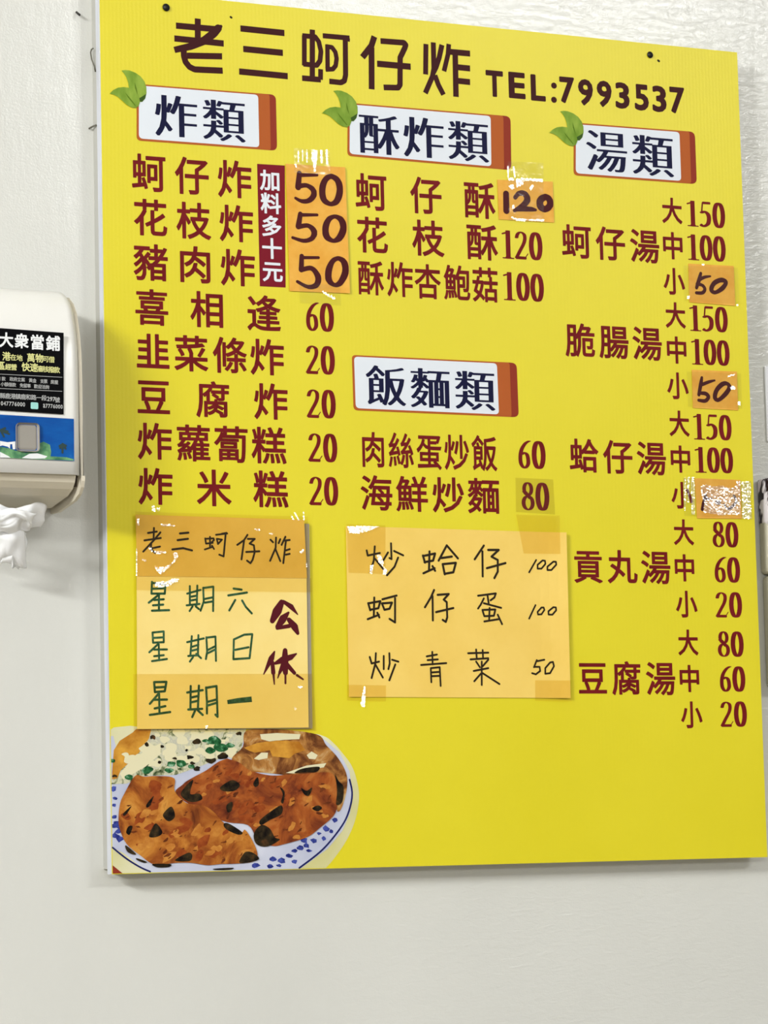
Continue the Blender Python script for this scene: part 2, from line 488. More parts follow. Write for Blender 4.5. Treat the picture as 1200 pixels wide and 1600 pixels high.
# heading plaques (printed)
def rrect(c, r):
    """rounded quad in photo-measured corners; r = 4 radii"""
    out = []
    for i in range(4):
        p = Vector(c[i]); a = (Vector(c[i - 1]) - p).normalized(); b2 = (Vector(c[(i + 1) % 4]) - p).normalized()
        if r[i] <= 0: out.append(tuple(p)); continue
        for k in range(6):
            th = k / 5
            q = p + a * r[i] * (1 - th) ** 2 + b2 * r[i] * th ** 2
            out.append(tuple(q))
    return out
def lerp(a, b, t): return (a[0] + (b[0] - a[0]) * t, a[1] + (b[1] - a[1]) * t)
def plaque(TL, TR, BR, BL, fw, fm, chars, size, label):
    g = board
    Sheet(L1).poly(rrect([TL, TR, BR, BL], (6, 9, 9, 7))).obj('heading_plaque', DRB, g, 'rust brown rounded plaque behind ' + label)
    a, bb = lerp(TL, TR, fm), lerp(BL, BR, fm)
    Sheet(L2).poly(rrect([TL, a, bb, BL], (6, 4, 4, 7))).obj('heading_band', ORB, g, 'orange brown band of the plaque ' + label)
    a, bb = lerp(TL, TR, fw), lerp(BL, BR, fw)
    I = [(TL[0] + 3.4, TL[1] + 2.6), (a[0], a[1] + 2.2), (bb[0], bb[1] - 3.2), (BL[0] + 3.4, BL[1] - 3.2)]
    Sheet(L3).poly(rrect(I, (6, 6, 6, 7))).obj('heading_panel', BANNERW, g, 'white panel of the plaque ' + label)
    for it in chars:
        Sheet(L4).chars([it], size[0], size[1], 'ming', .028).obj('heading_character', NAVY, g, 'navy heading character')
plaque((213.5, 131), (431, 148), (433, 235.5), (213.5, 219.5), .873, .955, [('炸', 275, 181.7), ('類', 350, 188.3)], (65, 67), '炸類')
plaque((543.3, 160.5), (797.7, 181.7), (799, 265.9), (542.7, 243.6), .878, .956, [('酥', 592.7, 210), ('炸', 661.7, 215), ('類', 731.7, 220.7)], (62, 65), '酥炸類')
plaque((896.5, 191.5), (1085.7, 206), (1088.8, 287.7), (896.2, 273.9), .873, .955, [('湯', 947.7, 236.4), ('類', 1020, 243)], (63, 66), '湯類')
plaque((549.8, 554.6), (807.3, 567), (810.6, 652), (552.4, 641), .880, .957, [('飯', 603.5, 602.7), ('麵', 672.3, 606.5), ('類', 742, 610)], (61, 64), '飯麵類')
def leaf(dx, dy, k):
    o = (165, 100)
    def T(pts): return [((o[0] + x / 15 - 213) * k + 213 + dx, (o[1] + y / 15 - 135) * k + 135 + dy) for x, y in pts]
    A = [(370, 155), (460, 140), (560, 150), (700, 205), (820, 290), (910, 410), (955, 540), (960, 680), (930, 810), (860, 890), (800, 890), (760, 830), (640, 700), (550, 580), (530, 440), (490, 320), (430, 220)]
    B = [(95, 695), (180, 610), (290, 555), (420, 540), (540, 555), (640, 610), (720, 700), (790, 810), (805, 900), (770, 990), (700, 1030), (600, 1015), (500, 960), (390, 860), (290, 770), (190, 715)]
    Sheet(L4).poly(T(A)).obj('leaf_print', LEAF, board)
    Sheet(L5).poly(T([(950, 700), (925, 810), (860, 885), (810, 880), (790, 800), (860, 760)])).obj('dark_leaf_foot_print', LEAFS, board, 'dark green foot of the printed leaf')  # deep green patch printed over the leaf's lower end
    Sheet(L5 - .00015).poly(T(B)).obj('leaf_print', LEAF, board)
    v = Sheet(L5 - .0003)
    v.poly(T([(455, 665), (560, 780), (640, 880), (710, 975), (690, 985), (600, 880), (520, 780)]))
    v.poly(T([(680, 430), (720, 560), (750, 700), (790, 790), (740, 690), (690, 560)]))
    v.obj('leaf_vein_print', LEAFD, board, 'darker green veins')
leaf(0, 0, 1); leaf(330.5, 31, .97); leaf(684, 62, .93)

# menu rows
def row(label, items, w, h, nums=(), wt=.020):
    for it in items:
        Sheet(L1).chars([it], w, h, 'sans', wt).obj('character', MAROON, board)
    for a in nums:
        Sheet(L1).digits(*a).obj('price_number', MAROON, board)
row('maroon line 蚵仔炸', [('蚵', 232.7, 270), ('仔', 300, 275), ('炸', 366.7, 280)], 52, 58)
row('maroon line 花枝炸', [('花', 235, 340), ('枝', 302.7, 345), ('炸', 369.3, 349.3)], 52, 57)
row('maroon line 豬肉炸', [('豬', 236, 410), ('肉', 305, 413.3), ('炸', 371.7, 418.3)], 53, 57)
row('maroon line 喜相逢 60', [('喜', 237.2, 480.2), ('相', 324.2, 483.7), ('逢', 412.3, 489.6)], 52, 56, [('60', 499.2, 495.4, 46, 45)])
row('maroon line 韭菜條炸 20', [('韭', 239, 549.4), ('菜', 298.8, 552.3), ('條', 359.2, 555.2), ('炸', 417.5, 558)], 52, 56, [('20', 500.6, 562.5, 46, 45)])
row('maroon line 豆腐炸 20', [('豆', 240.2, 620.3), ('腐', 332.9, 624.3), ('炸', 423.3, 627.3)], 52, 56, [('20', 502, 631, 46, 45)])
row('maroon line 炸蘿蔔糕 20', [('炸', 241.9, 689.4), ('蘿', 302.3, 692.3), ('蔔', 361.5, 694.3), ('糕', 420.4, 696)], 53, 57, [('20', 504.4, 699.6, 46, 45)], .019)
row('maroon line 炸米糕 20', [('炸', 243, 760), ('米', 334.4, 762.3), ('糕', 423.3, 764.3)], 53, 57, [('20', 505.9, 767.3, 46, 45)])
Sheet(L1).poly([(401.7, 256), (445, 258.6), (446.3, 449.3), (406, 447.3)]).obj('extra_charge_panel', MRED, board, 'upright maroon strip')
for it in [('加', 422.3, 281.7), ('料', 423.3, 317.7), ('多', 424.3, 353.3), ('十', 425, 388.3), ('元', 426, 424)]:
    Sheet(L2).chars([it], 31, 32, 'sans', .026).obj('character', WHITEP, board, 'white character')
row('maroon line 蚵仔酥', [('蚵', 580, 300), ('仔', 665.7, 305.7), ('酥', 749.3, 312.7)], 48, 57)
row('maroon line 花枝酥 120', [('花', 581.7, 367.3), ('枝', 669, 372.3), ('酥', 753.3, 378.3)], 48, 56, [('120', 815, 383.3, 66, 44)])
row('maroon line 酥炸杏鮑菇 100', [('酥', 579.3, 434), ('炸', 625, 436.7), ('杏', 668.3, 440), ('鮑', 714, 441.7), ('菇', 758.3, 445)], 40, 54, [('100', 817.2, 448.3, 66, 44)], .019)
row('maroon line 肉絲蛋炒飯 60', [('肉', 583, 702.5), ('絲', 626.8, 703.9), ('蛋', 670.6, 705.7), ('炒', 713.8, 706.8), ('飯', 757, 708.3)], 38.5, 55, [('60', 830.4, 710.6, 45, 44)], .018)
row('maroon line 海鮮炒麵 80', [('海', 588.3, 770.4), ('鮮', 643.8, 771.9), ('炒', 700.6, 773.3), ('麵', 756, 774.8)], 49, 55, [('80', 836.2, 775.7, 45, 44)], .019)
soup = [('蚵仔湯', [(901, 377.3), (954, 380.8), (1007.5, 384.6)], [(1050, 329.2), (1051.3, 384), (1053.3, 439.4)], [('150', 1102.3, 335), ('100', 1103.2, 387.5)]),
        ('脆腸湯', [(906.7, 531.8), (959.4, 534.2), (1011.4, 536.9)], [(1055.4, 492.6), (1057.3, 547), (1059, 602.6)], [('150', 1106.4, 498.2), ('100', 1109.3, 550.6)]),
        ('蛤仔湯', [(912.8, 711.8), (965.5, 714.2), (1018, 716.2)], [(1061.4, 661.8), (1063.3, 717.4), (1065.6, 773.6)], [('150', 1112.4, 667.4), ('100', 1114.8, 719)]),
        ('貢丸湯', [(919, 884.7), (972.2, 885.5), (1024.8, 886.5)], [(1068.3, 831.7), (1069.6, 887.3), (1072.7, 943.7)], [('80', 1133.1, 835.3), ('60', 1135.7, 890.4), ('20', 1138.8, 945)]),
        ('豆腐湯', [(926.1, 1059.5), (979.1, 1059.7), (1032.4, 1060.2)], [(1075.2, 1003.9), (1077.3, 1060.2), (1080.6, 1116.6)], [('80', 1141.3, 1006.4), ('60', 1143.9, 1061), ('20', 1146.4, 1115.8)])]
for name, p3, sz, nm in soup:
    row('maroon soup name ' + name, [(c, x, y) for c, (x, y) in zip(name, p3)], 45, 52)
    for c, (x, y) in zip('大中小', sz):
        Sheet(L1).chars([(c, x, y)], {'大': 31, '中': 34, '小': 32}, {'大': 40, '中': 42, '小': 42}, 'sans', .024).obj('character', MAROON, board)
    for d, x, y in nm: Sheet(L1).digits(d, x, y, 62 if len(d) == 3 else 42, 40).obj('price_number', MAROON, board)

# ------------------------------------------------------------ printed plate of food on the board's foot
def A_(p): return [(165 + x / 5.4545, 1130 + y / 5.4545) for x, y in p]
def B_(p): return [(345 + x / 5.217, 1130 + y / 5.217) for x, y in p]
def inside(p, poly):
    c = False
    for i in range(len(poly)):
        a, b = poly[i - 1], poly[i]
        if (a[1] > p[1]) != (b[1] > p[1]) and p[0] < (b[0] - a[0]) * (p[1] - a[1]) / (b[1] - a[1]) + a[0]: c = not c
    return c
def blotches(poly, n, r0, r1, seed, Y, name, mt, label, asp=.6, ang=-.5):
    """small ragged patches of colour of the printed picture, kept inside poly"""
    rr = random.Random(seed); sh = Sheet(Y)
    x0, x1 = min(p[0] for p in poly), max(p[0] for p in poly); y0, y1 = min(p[1] for p in poly), max(p[1] for p in poly)
    k = 0; tries = 0
    while k < n and tries < n * 20:
        tries += 1
        x, y = rr.uniform(x0, x1), rr.uniform(y0, y1); r = rr.uniform(r0, r1)
        th = ang + rr.uniform(-.7, .7); q = []
        for i in range(9):
            a = i * 2 * math.pi / 9; u = r * math.cos(a) * rr.uniform(.55, 1.15); v = r * asp * math.sin(a) * rr.uniform(.45, 1.15)
            q.append((x + u * math.cos(th) - v * math.sin(th), y + u * math.sin(th) + v * math.cos(th)))
        if not all(inside(p, poly) for p in q): continue
        sh.poly(q, True, clip=True); k += 1
    o = sh.obj(name, mt, board, label); o['kind'] = 'stuff'
    return o
def fried(name, stops, sc, dist=.8):
    mt = mat(name, srgb(170, 95, 35), .45, .07)
    n = noise_tex(mt, sc, 6, .62, dist=dist)
    ramp(mt, n.outputs[0], stops); return mt
FR1 = fried('fried_print', [(.30, srgb(92, 44, 22)), (.42, srgb(146, 78, 32)), (.55, srgb(184, 116, 46)), (.68, srgb(206, 146, 66)), (.8, srgb(156, 92, 40))], 24)
FR2 = fried('dark_fried_print', [(.28, srgb(66, 28, 20)), (.42, srgb(122, 58, 30)), (.55, srgb(160, 84, 36)), (.70, srgb(190, 122, 58)), (.8, srgb(128, 62, 30))], 30)
FR3 = fried('fried_edge_print', [(.30, srgb(60, 34, 22)), (.45, srgb(118, 70, 36)), (.58, srgb(176, 122, 62)), (.72, srgb(206, 180, 130)), (.8, srgb(110, 66, 30))], 46)
SAL = fried('cabbage_print', [(.34, srgb(40, 60, 34)), (.42, srgb(128, 136, 100)), (.50, srgb(208, 206, 176)), (.60, srgb(186, 186, 170)), (.7, srgb(226, 222, 190))], 60, 1.5)
CREAM = mat('cream_print', srgb(222, 216, 180), .45, .07)
GRN = mat('green_print', srgb(44, 104, 58), .45, .07)
n1 = noise_tex(GRN, 150, 3); ramp(GRN, n1.outputs[0], [(.35, srgb(20, 62, 34)), (.55, srgb(48, 112, 66)), (.7, srgb(150, 190, 160))])
DRK = mat('near_black_print', srgb(26, 22, 18), .45, .07)
n1 = noise_tex(DRK, 90, 4); ramp(DRK, n1.outputs[0], [(.4, srgb(18, 14, 12)), (.6, srgb(54, 44, 26)), (.75, srgb(96, 60, 30))])
OLV = mat('dark_olive_print', srgb(52, 48, 28), .45, .07)
PLATE = mat('plate_print', srgb(188, 194, 214), .45, .07)
n1 = noise_tex(PLATE, 12, 3); ramp(PLATE, n1.outputs[0], [(.3, srgb(172, 178, 202)), (.7, srgb(206, 210, 226))])
RIM = mat('plate_rim_print', srgb(214, 210, 158), .45, .07)
n1 = noise_tex(RIM, 6, 3); ramp(RIM, n1.outputs[0], [(.35, srgb(204, 200, 140)), (.65, srgb(222, 220, 190))])
BLU = mat('blue_pattern_print', srgb(44, 56, 140), .45, .07)
n1 = noise_tex(BLU, 120, 3); ramp(BLU, n1.outputs[0], [(.35, srgb(28, 36, 112)), (.7, srgb(78, 92, 176))])
DBLU = mat('dark_blue_line_print', srgb(34, 38, 96), .45, .07)
ORANGE = mat('golden_print', srgb(206, 148, 60), .45, .07)
n1 = noise_tex(ORANGE, 50, 4); ramp(ORANGE, n1.outputs[0], [(.3, srgb(170, 108, 34)), (.7, srgb(216, 160, 62))])
P = Sheet(L1)
P.poly([(160, 1150), (300, 1146), (470, 1146), (505, 1150), (522, 1162), (536, 1178), (548, 1194), (556, 1214), (561, 1243), (556, 1278), (542, 1312), (520, 1344), (500, 1366), (490, 1380), (205, 1380), (190, 1367), (172, 1350)], True, clip=True)
P.obj('plate_print', RIM, board, 'cream rim of the printed plate')
Sheet(L2).poly([(170, 1150), (500, 1150), (530, 1175), (546, 1205), (551, 1240), (547, 1270), (535, 1298), (512, 1326), (470, 1357), (440, 1372), (260, 1372), (225, 1358), (195, 1334), (172, 1322)], clip=True).obj('plate_well_print', PLATE, board, 'bluish white middle of the printed plate')
split_obj(Sheet(L3).strokes((345, 1130), 5.217, '1050,460 1070,560 1060,660 1020,780 950,890 850,1010 760,1090 640,1180', 7, smooth=True).strokes((165, 1130), 5.4545, '60,1060 120,1110 200,1170 300,1230 380,1265', 7, smooth=True), 2, 'plate_line_print', DBLU, board, 'dark blue line round the printed plate')
rp = random.Random(9)
t = Sheet(L3)
for cx, cy in B_([(930, 790), (900, 880), (840, 940), (800, 900), (760, 960), (700, 1000), (650, 1020), (600, 1040), (720, 1040), (560, 1080), (600, 1130), (500, 1120), (430, 1110), (400, 1170), (470, 1160), (860, 860), (680, 960), (280, 1160)]) + \
        A_([(75, 800), (95, 850), (75, 880), (110, 920), (85, 960), (120, 990), (70, 560), (80, 640), (70, 700), (120, 880)]):
    n = 7; r0 = rp.uniform(4.5, 8.0)
    t.poly([(cx + r0 * rp.uniform(.5, 1.1) * math.cos(i * 6.283 / n), cy + .7 * r0 * rp.uniform(.5, 1.1) * math.sin(i * 6.283 / n)) for i in range(n)], clip=True)
split_obj(t, 1.2, 'plate_pattern_print', BLU, board, 'blue flower pattern on the printed plate')
Sheet(L2 - .00006).poly([(170, 1340), (176, 1352), (197, 1369), (170, 1375)], clip=True).obj('corner_print', DRB, board, 'dark red corner of the printed picture')
Sheet(L2 - .00006).poly([(176, 1146), (190, 1141), (206, 1150), (188, 1180), (182, 1170)], clip=True).obj('light_edge_print', RIM, board, 'pale patch beside the printed food')
Sheet(L3 - .00004).poly(A_([(50, 520), (70, 420), (200, 290), (340, 150), (400, 40), (1200, 40), (1150, 240), (950, 310), (800, 370), (600, 440), (330, 450), (180, 515)]), clip=True).obj('cabbage_print', SAL, board, 'printed cream and green cabbage filling')
Sheet(L3 - .00008).poly(A_([(55, 420), (70, 230), (120, 150), (230, 80), (260, 50), (390, 50), (370, 130), (320, 210), (240, 300), (130, 400), (100, 470), (55, 480)]), clip=True).obj('golden_print', ORANGE, board, 'printed golden crust at the left')
t = Sheet(L4); g = Sheet(L5); dk = Sheet(L5 - .00015)
for i in range(44):
    x = rp.uniform(150, 1080); y = rp.uniform(70, 420 - x * .13); r0 = rp.uniform(28, 75)
    if x < 420 and y < 300 - x * .3: continue
    t.poly(A_([(x + r0 * rp.uniform(.5, 1.1) * math.cos(a), y + .7 * r0 * rp.uniform(.5, 1.1) * math.sin(a)) for a in [k * .785 for k in range(8)]]), True, clip=True)
t.poly(A_([(120, 430), (200, 340), (330, 240), (470, 170), (470, 260), (340, 370), (200, 450), (150, 480)]), clip=True)
for x, y, r0 in [(930, 150, 80), (990, 210, 70), (890, 230, 50), (560, 350, 50), (640, 340, 55), (360, 400, 55), (200, 460, 40), (730, 370, 35), (540, 400, 45), (60, 320, 30), (1060, 190, 40), (850, 150, 30)]:
    g.poly(A_([(x + r0 * rp.uniform(.6, 1.1) * math.cos(a), y + .6 * r0 * rp.uniform(.6, 1.1) * math.sin(a)) for a in [k * .785 for k in range(8)]]), True, clip=True)
for x, y, r0 in [(400, 120, 38), (350, 180, 28), (720, 290, 34), (780, 160, 40), (740, 340, 26), (590, 300, 22), (460, 330, 22), (1000, 280, 50), (900, 320, 50), (780, 390, 36), (480, 200, 20), (80, 450, 24), (690, 230, 18), (1140, 90, 30)]:
    dk.poly(A_([(x + r0 * rp.uniform(.5, 1.1) * math.cos(a), y + .7 * r0 * rp.uniform(.4, 1.1) * math.sin(a)) for a in [k * .785 for k in range(8)]]), True, clip=True)
t.obj('cream_flake_print', CREAM, board, 'printed cream flakes in the filling')
split_obj(g, 0, 'green_leaf_print', GRN, board, 'printed green vegetable bit')
split_obj(dk, 0, 'dark_fleck_print', DRK, board, 'dark gap in the printed filling')
D1 = BF - .00105
Sheet(L5).poly(B_([(90, 290), (180, 190), (210, 60), (460, 50), (780, 90), (860, 180), (960, 290), (1030, 440), (1010, 620), (950, 720), (880, 500), (500, 420), (150, 380)]), True, clip=True).obj('fried_edge_print', FR3, board, 'printed ragged brown edge of the upper fritter')
Sheet(D1).poly(B_([(320, 90), (460, 80), (650, 90), (640, 130), (520, 135), (400, 150), (330, 130)])).poly(B_([(270, 290), (330, 240), (385, 240), (380, 285), (310, 300)])).poly(B_([(700, 260), (740, 230), (790, 260), (770, 295), (720, 290)])).poly(B_([(530, 405), (700, 345), (860, 325), (840, 360), (700, 380), (600, 410)])).obj('cream_flake_print', CREAM, board, 'pale slices in the upper fritter')
Sheet(D1).poly(B_([(190, 200), (300, 160), (460, 140), (640, 150), (690, 220), (600, 250), (560, 285), (420, 270), (400, 220), (280, 240), (230, 225)])).obj('golden_print', ORANGE, board, 'printed golden top crust')
D2 = BF - .0012
F2 = A_([(610, 620), (660, 520), (740, 465), (860, 400), (960, 330), (1040, 300)]) + B_([(60, 290), (150, 320), (240, 385), (400, 425), (540, 420), (700, 410), (870, 400), (930, 440), (945, 560), (935, 730), (800, 860), (700, 930), (520, 985), (420, 1000), (300, 950), (220, 830), (0, 790)])
F1 = A_([(110, 800), (125, 680), (160, 600), (250, 450), (330, 455), (450, 450), (585, 470), (590, 580), (690, 680), (830, 700), (920, 755), (1010, 850), (1150, 930)]) + B_([(200, 870), (270, 980), (300, 1080), (260, 1130), (120, 1145), (0, 1148)]) + A_([(870, 1210), (730, 1190), (600, 1190), (420, 1205), (300, 1130), (180, 1030), (120, 900)])
BR_D = mat('deep_brown_print', srgb(92, 42, 20), .45, .07)
n1 = noise_tex(BR_D, 90, 4); ramp(BR_D, n1.outputs[0], [(.3, srgb(70, 30, 16)), (.7, srgb(122, 62, 28))])
BR_L = mat('light_fried_print', srgb(208, 150, 72), .45, .07)
n1 = noise_tex(BR_L, 90, 4); ramp(BR_L, n1.outputs[0], [(.35, srgb(176, 106, 42)), (.75, srgb(208, 148, 68))])
BR_R = mat('red_brown_print', srgb(140, 62, 26), .45, .07)
n1 = noise_tex(BR_R, 90, 4); ramp(BR_R, n1.outputs[0], [(.3, srgb(122, 50, 22)), (.7, srgb(160, 80, 34))])
Sheet(D2).poly(F2, True).obj('fritter_print', FR2, board, 'printed dark brown fritter at the right')
blotches(F2, 26, 5, 13, 51, D2 - .00005, 'fritter_shade_print', BR_R, 'red brown patches')
blotches(F2, 16, 4, 11, 52, D2 - .00010, 'fritter_light_print', BR_L, 'golden patches')
blotches(F2, 46, 2, 7, 53, D2 - .00013, 'fritter_deep_print', BR_D, 'deep brown patches', .35)
Sheet(D2 - .00016).poly(F1, True).obj('fritter_print', FR1, board, 'printed golden brown fritter at the front')
blotches(F1, 20, 6, 15, 61, D2 - .00019, 'fritter_shade_print', BR_R, 'red brown patches')
blotches(F1, 20, 5, 14, 62, D2 - .00022, 'fritter_light_print', BR_L, 'golden patches')
blotches(F1, 34, 2, 7, 63, D2 - .00025, 'fritter_deep_print', BR_D, 'deep brown patches', .35)
t = Sheet(D2 - .0003)
for p in (A_([(975, 550), (1040, 500), (1090, 485), (1145, 525), (1100, 575), (1010, 580)]), A_([(490, 775), (560, 710), (592, 790), (550, 835), (510, 820)]),
          A_([(370, 965), (410, 870), (440, 860), (485, 930), (440, 968)]), A_([(1005, 860), (1050, 855), (1165, 930), (1130, 950), (1030, 905)]),
          A_([(590, 1170), (700, 1105), (738, 1125), (715, 1175)]), A_([(175, 930), (195, 880), (230, 880), (205, 950)]), A_([(400, 1200), (550, 1200), (540, 1225), (440, 1228)]),
          A_([(170, 1040), (255, 1110), (240, 1120), (185, 1095)]), A_([(265, 1150), (350, 1180), (330, 1190), (270, 1168)]), A_([(925, 1240), (1085, 1232), (1060, 1248), (940, 1250)]),
          B_([(320, 790), (420, 710), (495, 670), (495, 740), (400, 790), (330, 830)]), B_([(270, 900), (330, 830), (400, 860), (440, 930), (480, 950), (380, 1005), (290, 985)]),
          B_([(655, 530), (700, 550), (745, 525), (720, 590), (680, 580)]), B_([(745, 695), (790, 670), (825, 690), (790, 718)]), B_([(600, 405), (665, 370), (800, 355), (780, 395), (680, 400)]),
          B_([(265, 490), (300, 440), (310, 500), (280, 520)]), B_([(200, 1050), (270, 1060), (310, 1110), (200, 1140), (150, 1130)]), A_([(350, 690), (410, 620), (380, 700), (350, 720)]),
          A_([(150, 770), (220, 705), (190, 760), (160, 790)]), A_([(640, 600), (745, 480), (720, 600), (800, 600), (820, 650), (720, 670)]), A_([(1030, 700), (1080, 670), (1075, 740), (1040, 760)]), B_([(930, 420), (960, 470), (1000, 520), (990, 640), (940, 660), (950, 540)]), B_([(480, 520), (520, 560), (510, 650), (490, 640), (505, 580)])):
    t.poly(p, True, clip=True)
split_obj(t, 0, 'dark_fleck_print', DRK, board, 'dark patch on a printed fritter')

# ------------------------------------------------------------ nails and marks
def disc(name, c, r, d, mt, parent=None, seg=16):
    bm = bmesh.new()
    bmesh.ops.create_cone(bm, cap_ends=True, segments=seg, radius1=r * .8, radius2=r, depth=d)
    bmesh.ops.bevel(bm, geom=[e for e in bm.edges if abs(e.verts[0].co.z - d / 2) < 1e-6 and abs(e.verts[1].co.z - d / 2) < 1e-6], offset=d * .4, segments=2, affect='EDGES')
    bmesh.ops.rotate(bm, verts=bm.verts, matrix=Matrix.Rotation(math.radians(90), 3, 'X'))
    bmesh.ops.translate(bm, verts=bm.verts, vec=c)
    return from_bm(name, bm, mt, parent, True)
for (px, py, s, side) in ((259, 12, .0052, 'left'), (1015, 86, .0048, 'right')):
    c = at(px, py)
    tag(disc('nail', (c.x, BF - .0011, c.z), s, .0022, NAILM), 'black nail head near the top %s corner of the yellow board' % side, 'nail', 'nails holding the menu board')
for px, py in ((361, 27), (1029, 95)):
    c = at(px, py)
    Sheet(L1).strokes((px, py), 1, '-.6,-.4 .7,.5', 1.6).obj('small_hole', OLV, board, 'tiny dark hole in the board')
def tube(name, pts, r, mt, parent=None, n=8):
    bm = bmesh.new(); rings = []
    for i, p in enumerate(pts):
        p = Vector(p); t = (Vector(pts[min(i + 1, len(pts) - 1)]) - Vector(pts[max(i - 1, 0)])).normalized()
        u = t.orthogonal().normalized() if i == 0 else (u - t * u.dot(t)).normalized()
        v = t.cross(u)
        rings.append([bm.verts.new(p + (u * math.cos(2 * math.pi * k / n) + v * math.sin(2 * math.pi * k / n)) * r) for k in range(n)])
    for a, b in zip(rings, rings[1:]):
        for k in range(n): bm.faces.new((a[k], a[(k + 1) % n], b[(k + 1) % n], b[k]))
    bm.faces.new(rings[0][::-1]); bm.faces.new(rings[-1])
    return from_bm(name, bm, mt, parent, True)
tag(tube('wall_anchor', [at(119.5, 19, -.001), at(122, 21.5, -.005), at(124.5, 23.5, -.008)], .0014, NAILM), 'small black nail stub in the wall at upper left', 'nail')
tag(tube('wire_hook', [at(146, 75.5, -.014), at(143, 77, -.012), at(141.6, 82, -.008), at(143, 92, -.010), at(147, 103, -.012), at(149, 112, -.014)], .0009, WIREM), 'thin bent grey wire poking out at the left edge of the board', 'wire')
tag(tube('wire_clip', [at(139, 201, -.002), at(144, 198, -.006), at(150, 195.5, -.014)], .0011, WIREM), 'short grey wire clip at the left edge of the board, below the bent wire', 'wire')

# ------------------------------------------------------------ papers and tape
def paper(name, c, mt, base, th=.0004, curl=None, parent=None, nx=16, nz=16):
    """a thin sheet; c = TL, TR, BR, BL; base = stand-off from the board face"""
    P4 = [at(x, y, BF) for x, y in c]
    vs = []; fs = []
    for side in (0, 1):
        for j in range(nz + 1):
            for i in range(nx + 1):
                s_, t_ = i / nx, j / nz
                p = (P4[0] * (1 - s_) + P4[1] * s_) * (1 - t_) + (P4[3] * (1 - s_) + P4[2] * s_) * t_
                vs.append((p.x, BF - base - (curl(p.x, p.z) if curl else 0) - (th if side == 0 else 0), p.z))
    n = (nx + 1) * (nz + 1)
    for j in range(nz):
        for i in range(nx):
            a = j * (nx + 1) + i
            fs.append((a, a + nx + 1, a + nx + 2, a + 1))
            fs.append((n + a, n + a + 1, n + a + nx + 2, n + a + nx + 1))
    rim = [i for i in range(nx)] + [nx + j * (nx + 1) for j in range(nz)] + [nz * (nx + 1) + i for i in range(nx, 0, -1)] + [j * (nx + 1) for j in range(nz, 0, -1)]
    for k in range(len(rim)):
        a, b2 = rim[k], rim[(k + 1) % len(rim)]
        fs.append((a, b2, n + b2, n + a))
    o = build(name, vs, fs, mt, parent, False)
    return o
def tape(c, base, parent, mt=TAPE, amp=.0002, name='tape', curl=None, n=14, seed=0, label=None):
    """clear adhesive film with shallow wrinkles"""
    P4 = [at(x, y, BF) for x, y in c]
    vs = []; fs = []
    for j in range(n + 1):
        for i in range(n + 1):
            s_, t_ = i / n, j / n
            p = (P4[0] * (1 - s_) + P4[1] * s_) * (1 - t_) + (P4[3] * (1 - s_) + P4[2] * s_) * t_
            q = noise.noise(Vector((p.x * 120, p.z * 120, seed)))
            vs.append((p.x, BF - base - (curl(p.x, p.z) if curl else 0) - amp * (.6 + .5 * q), p.z))
    for j in range(n):
        for i in range(n):
            a = j * (n + 1) + i
            fs.append((a, a + n + 1, a + n + 2, a + 1))
    return build(name, vs, fs, mt, parent, True) if not label else tag(build(name, vs, fs, mt, parent, True), label)
LAMP = Vector((3.5, -5.8, 4.4))
def glint_crease(polys, base, parent, seed=1, pitch=.0016, jit=.10, mt=CREASE, curl=None, label='crinkles in the clear tape, shaped to glint'):
    """crinkled tape: rows of tiny facets tipped between lamp and camera to put in glints"""
    rr = random.Random(seed); vs = []; fs = []
    for pl in polys:
        W = [(at(x, y, BF).x, at(x, y, BF).z) for x, y in pl]
        z0, z1 = min(p[1] for p in W), max(p[1] for p in W)
        z = z0
        while z < z1 - 1e-5:
            za = z; zb = min(z + pitch, z1); zm = (za + zb) / 2
            xs = []
            for i in range(len(W)):
                a, b2 = W[i], W[(i + 1) % len(W)]
                if (a[1] - zm) * (b2[1] - zm) < 0: xs.append(a[0] + (b2[0] - a[0]) * (zm - a[1]) / (b2[1] - a[1]))
            xs.sort()
            for k in range(0, len(xs) - 1, 2):
                x = xs[k]
                while x < xs[k + 1] - 1e-5:
                    xe = min(x + pitch * 1.6, xs[k + 1])
                    if xe - x < .0003: break
                    c = Vector(((x + xe) / 2, BF - base, zm))
                    nrm = ((LAMP - c).normalized() + (CAM - c).normalized()).normalized() + Vector((rr.uniform(-jit, jit) * .5, 0, rr.uniform(-jit, jit) * .5))  # facet tilt shapes the glint, halfway between lamp and camera
                    off = curl(c.x, c.z) if curl else 0
                    def Y(px_, pz_): return BF - base - off - .0006 + ((px_ - c.x) * nrm.x + (pz_ - c.z) * nrm.z) / -nrm.y
                    q = [(x, za), (xe, za), (xe, zb), (x, zb)]
                    n = len(vs); vs += [(a, Y(a, b2), b2) for a, b2 in q]; fs.append((n, n + 1, n + 2, n + 3))
                    x = xe
            z = zb
    o = build('tape_glint_crinkle', vs, fs, mt, parent)
    o['label'] = label; o['kind'] = 'stuff'
    return o
def C(o, k, p): return [(o[0] + x / k, o[1] + y / k) for x, y in p]

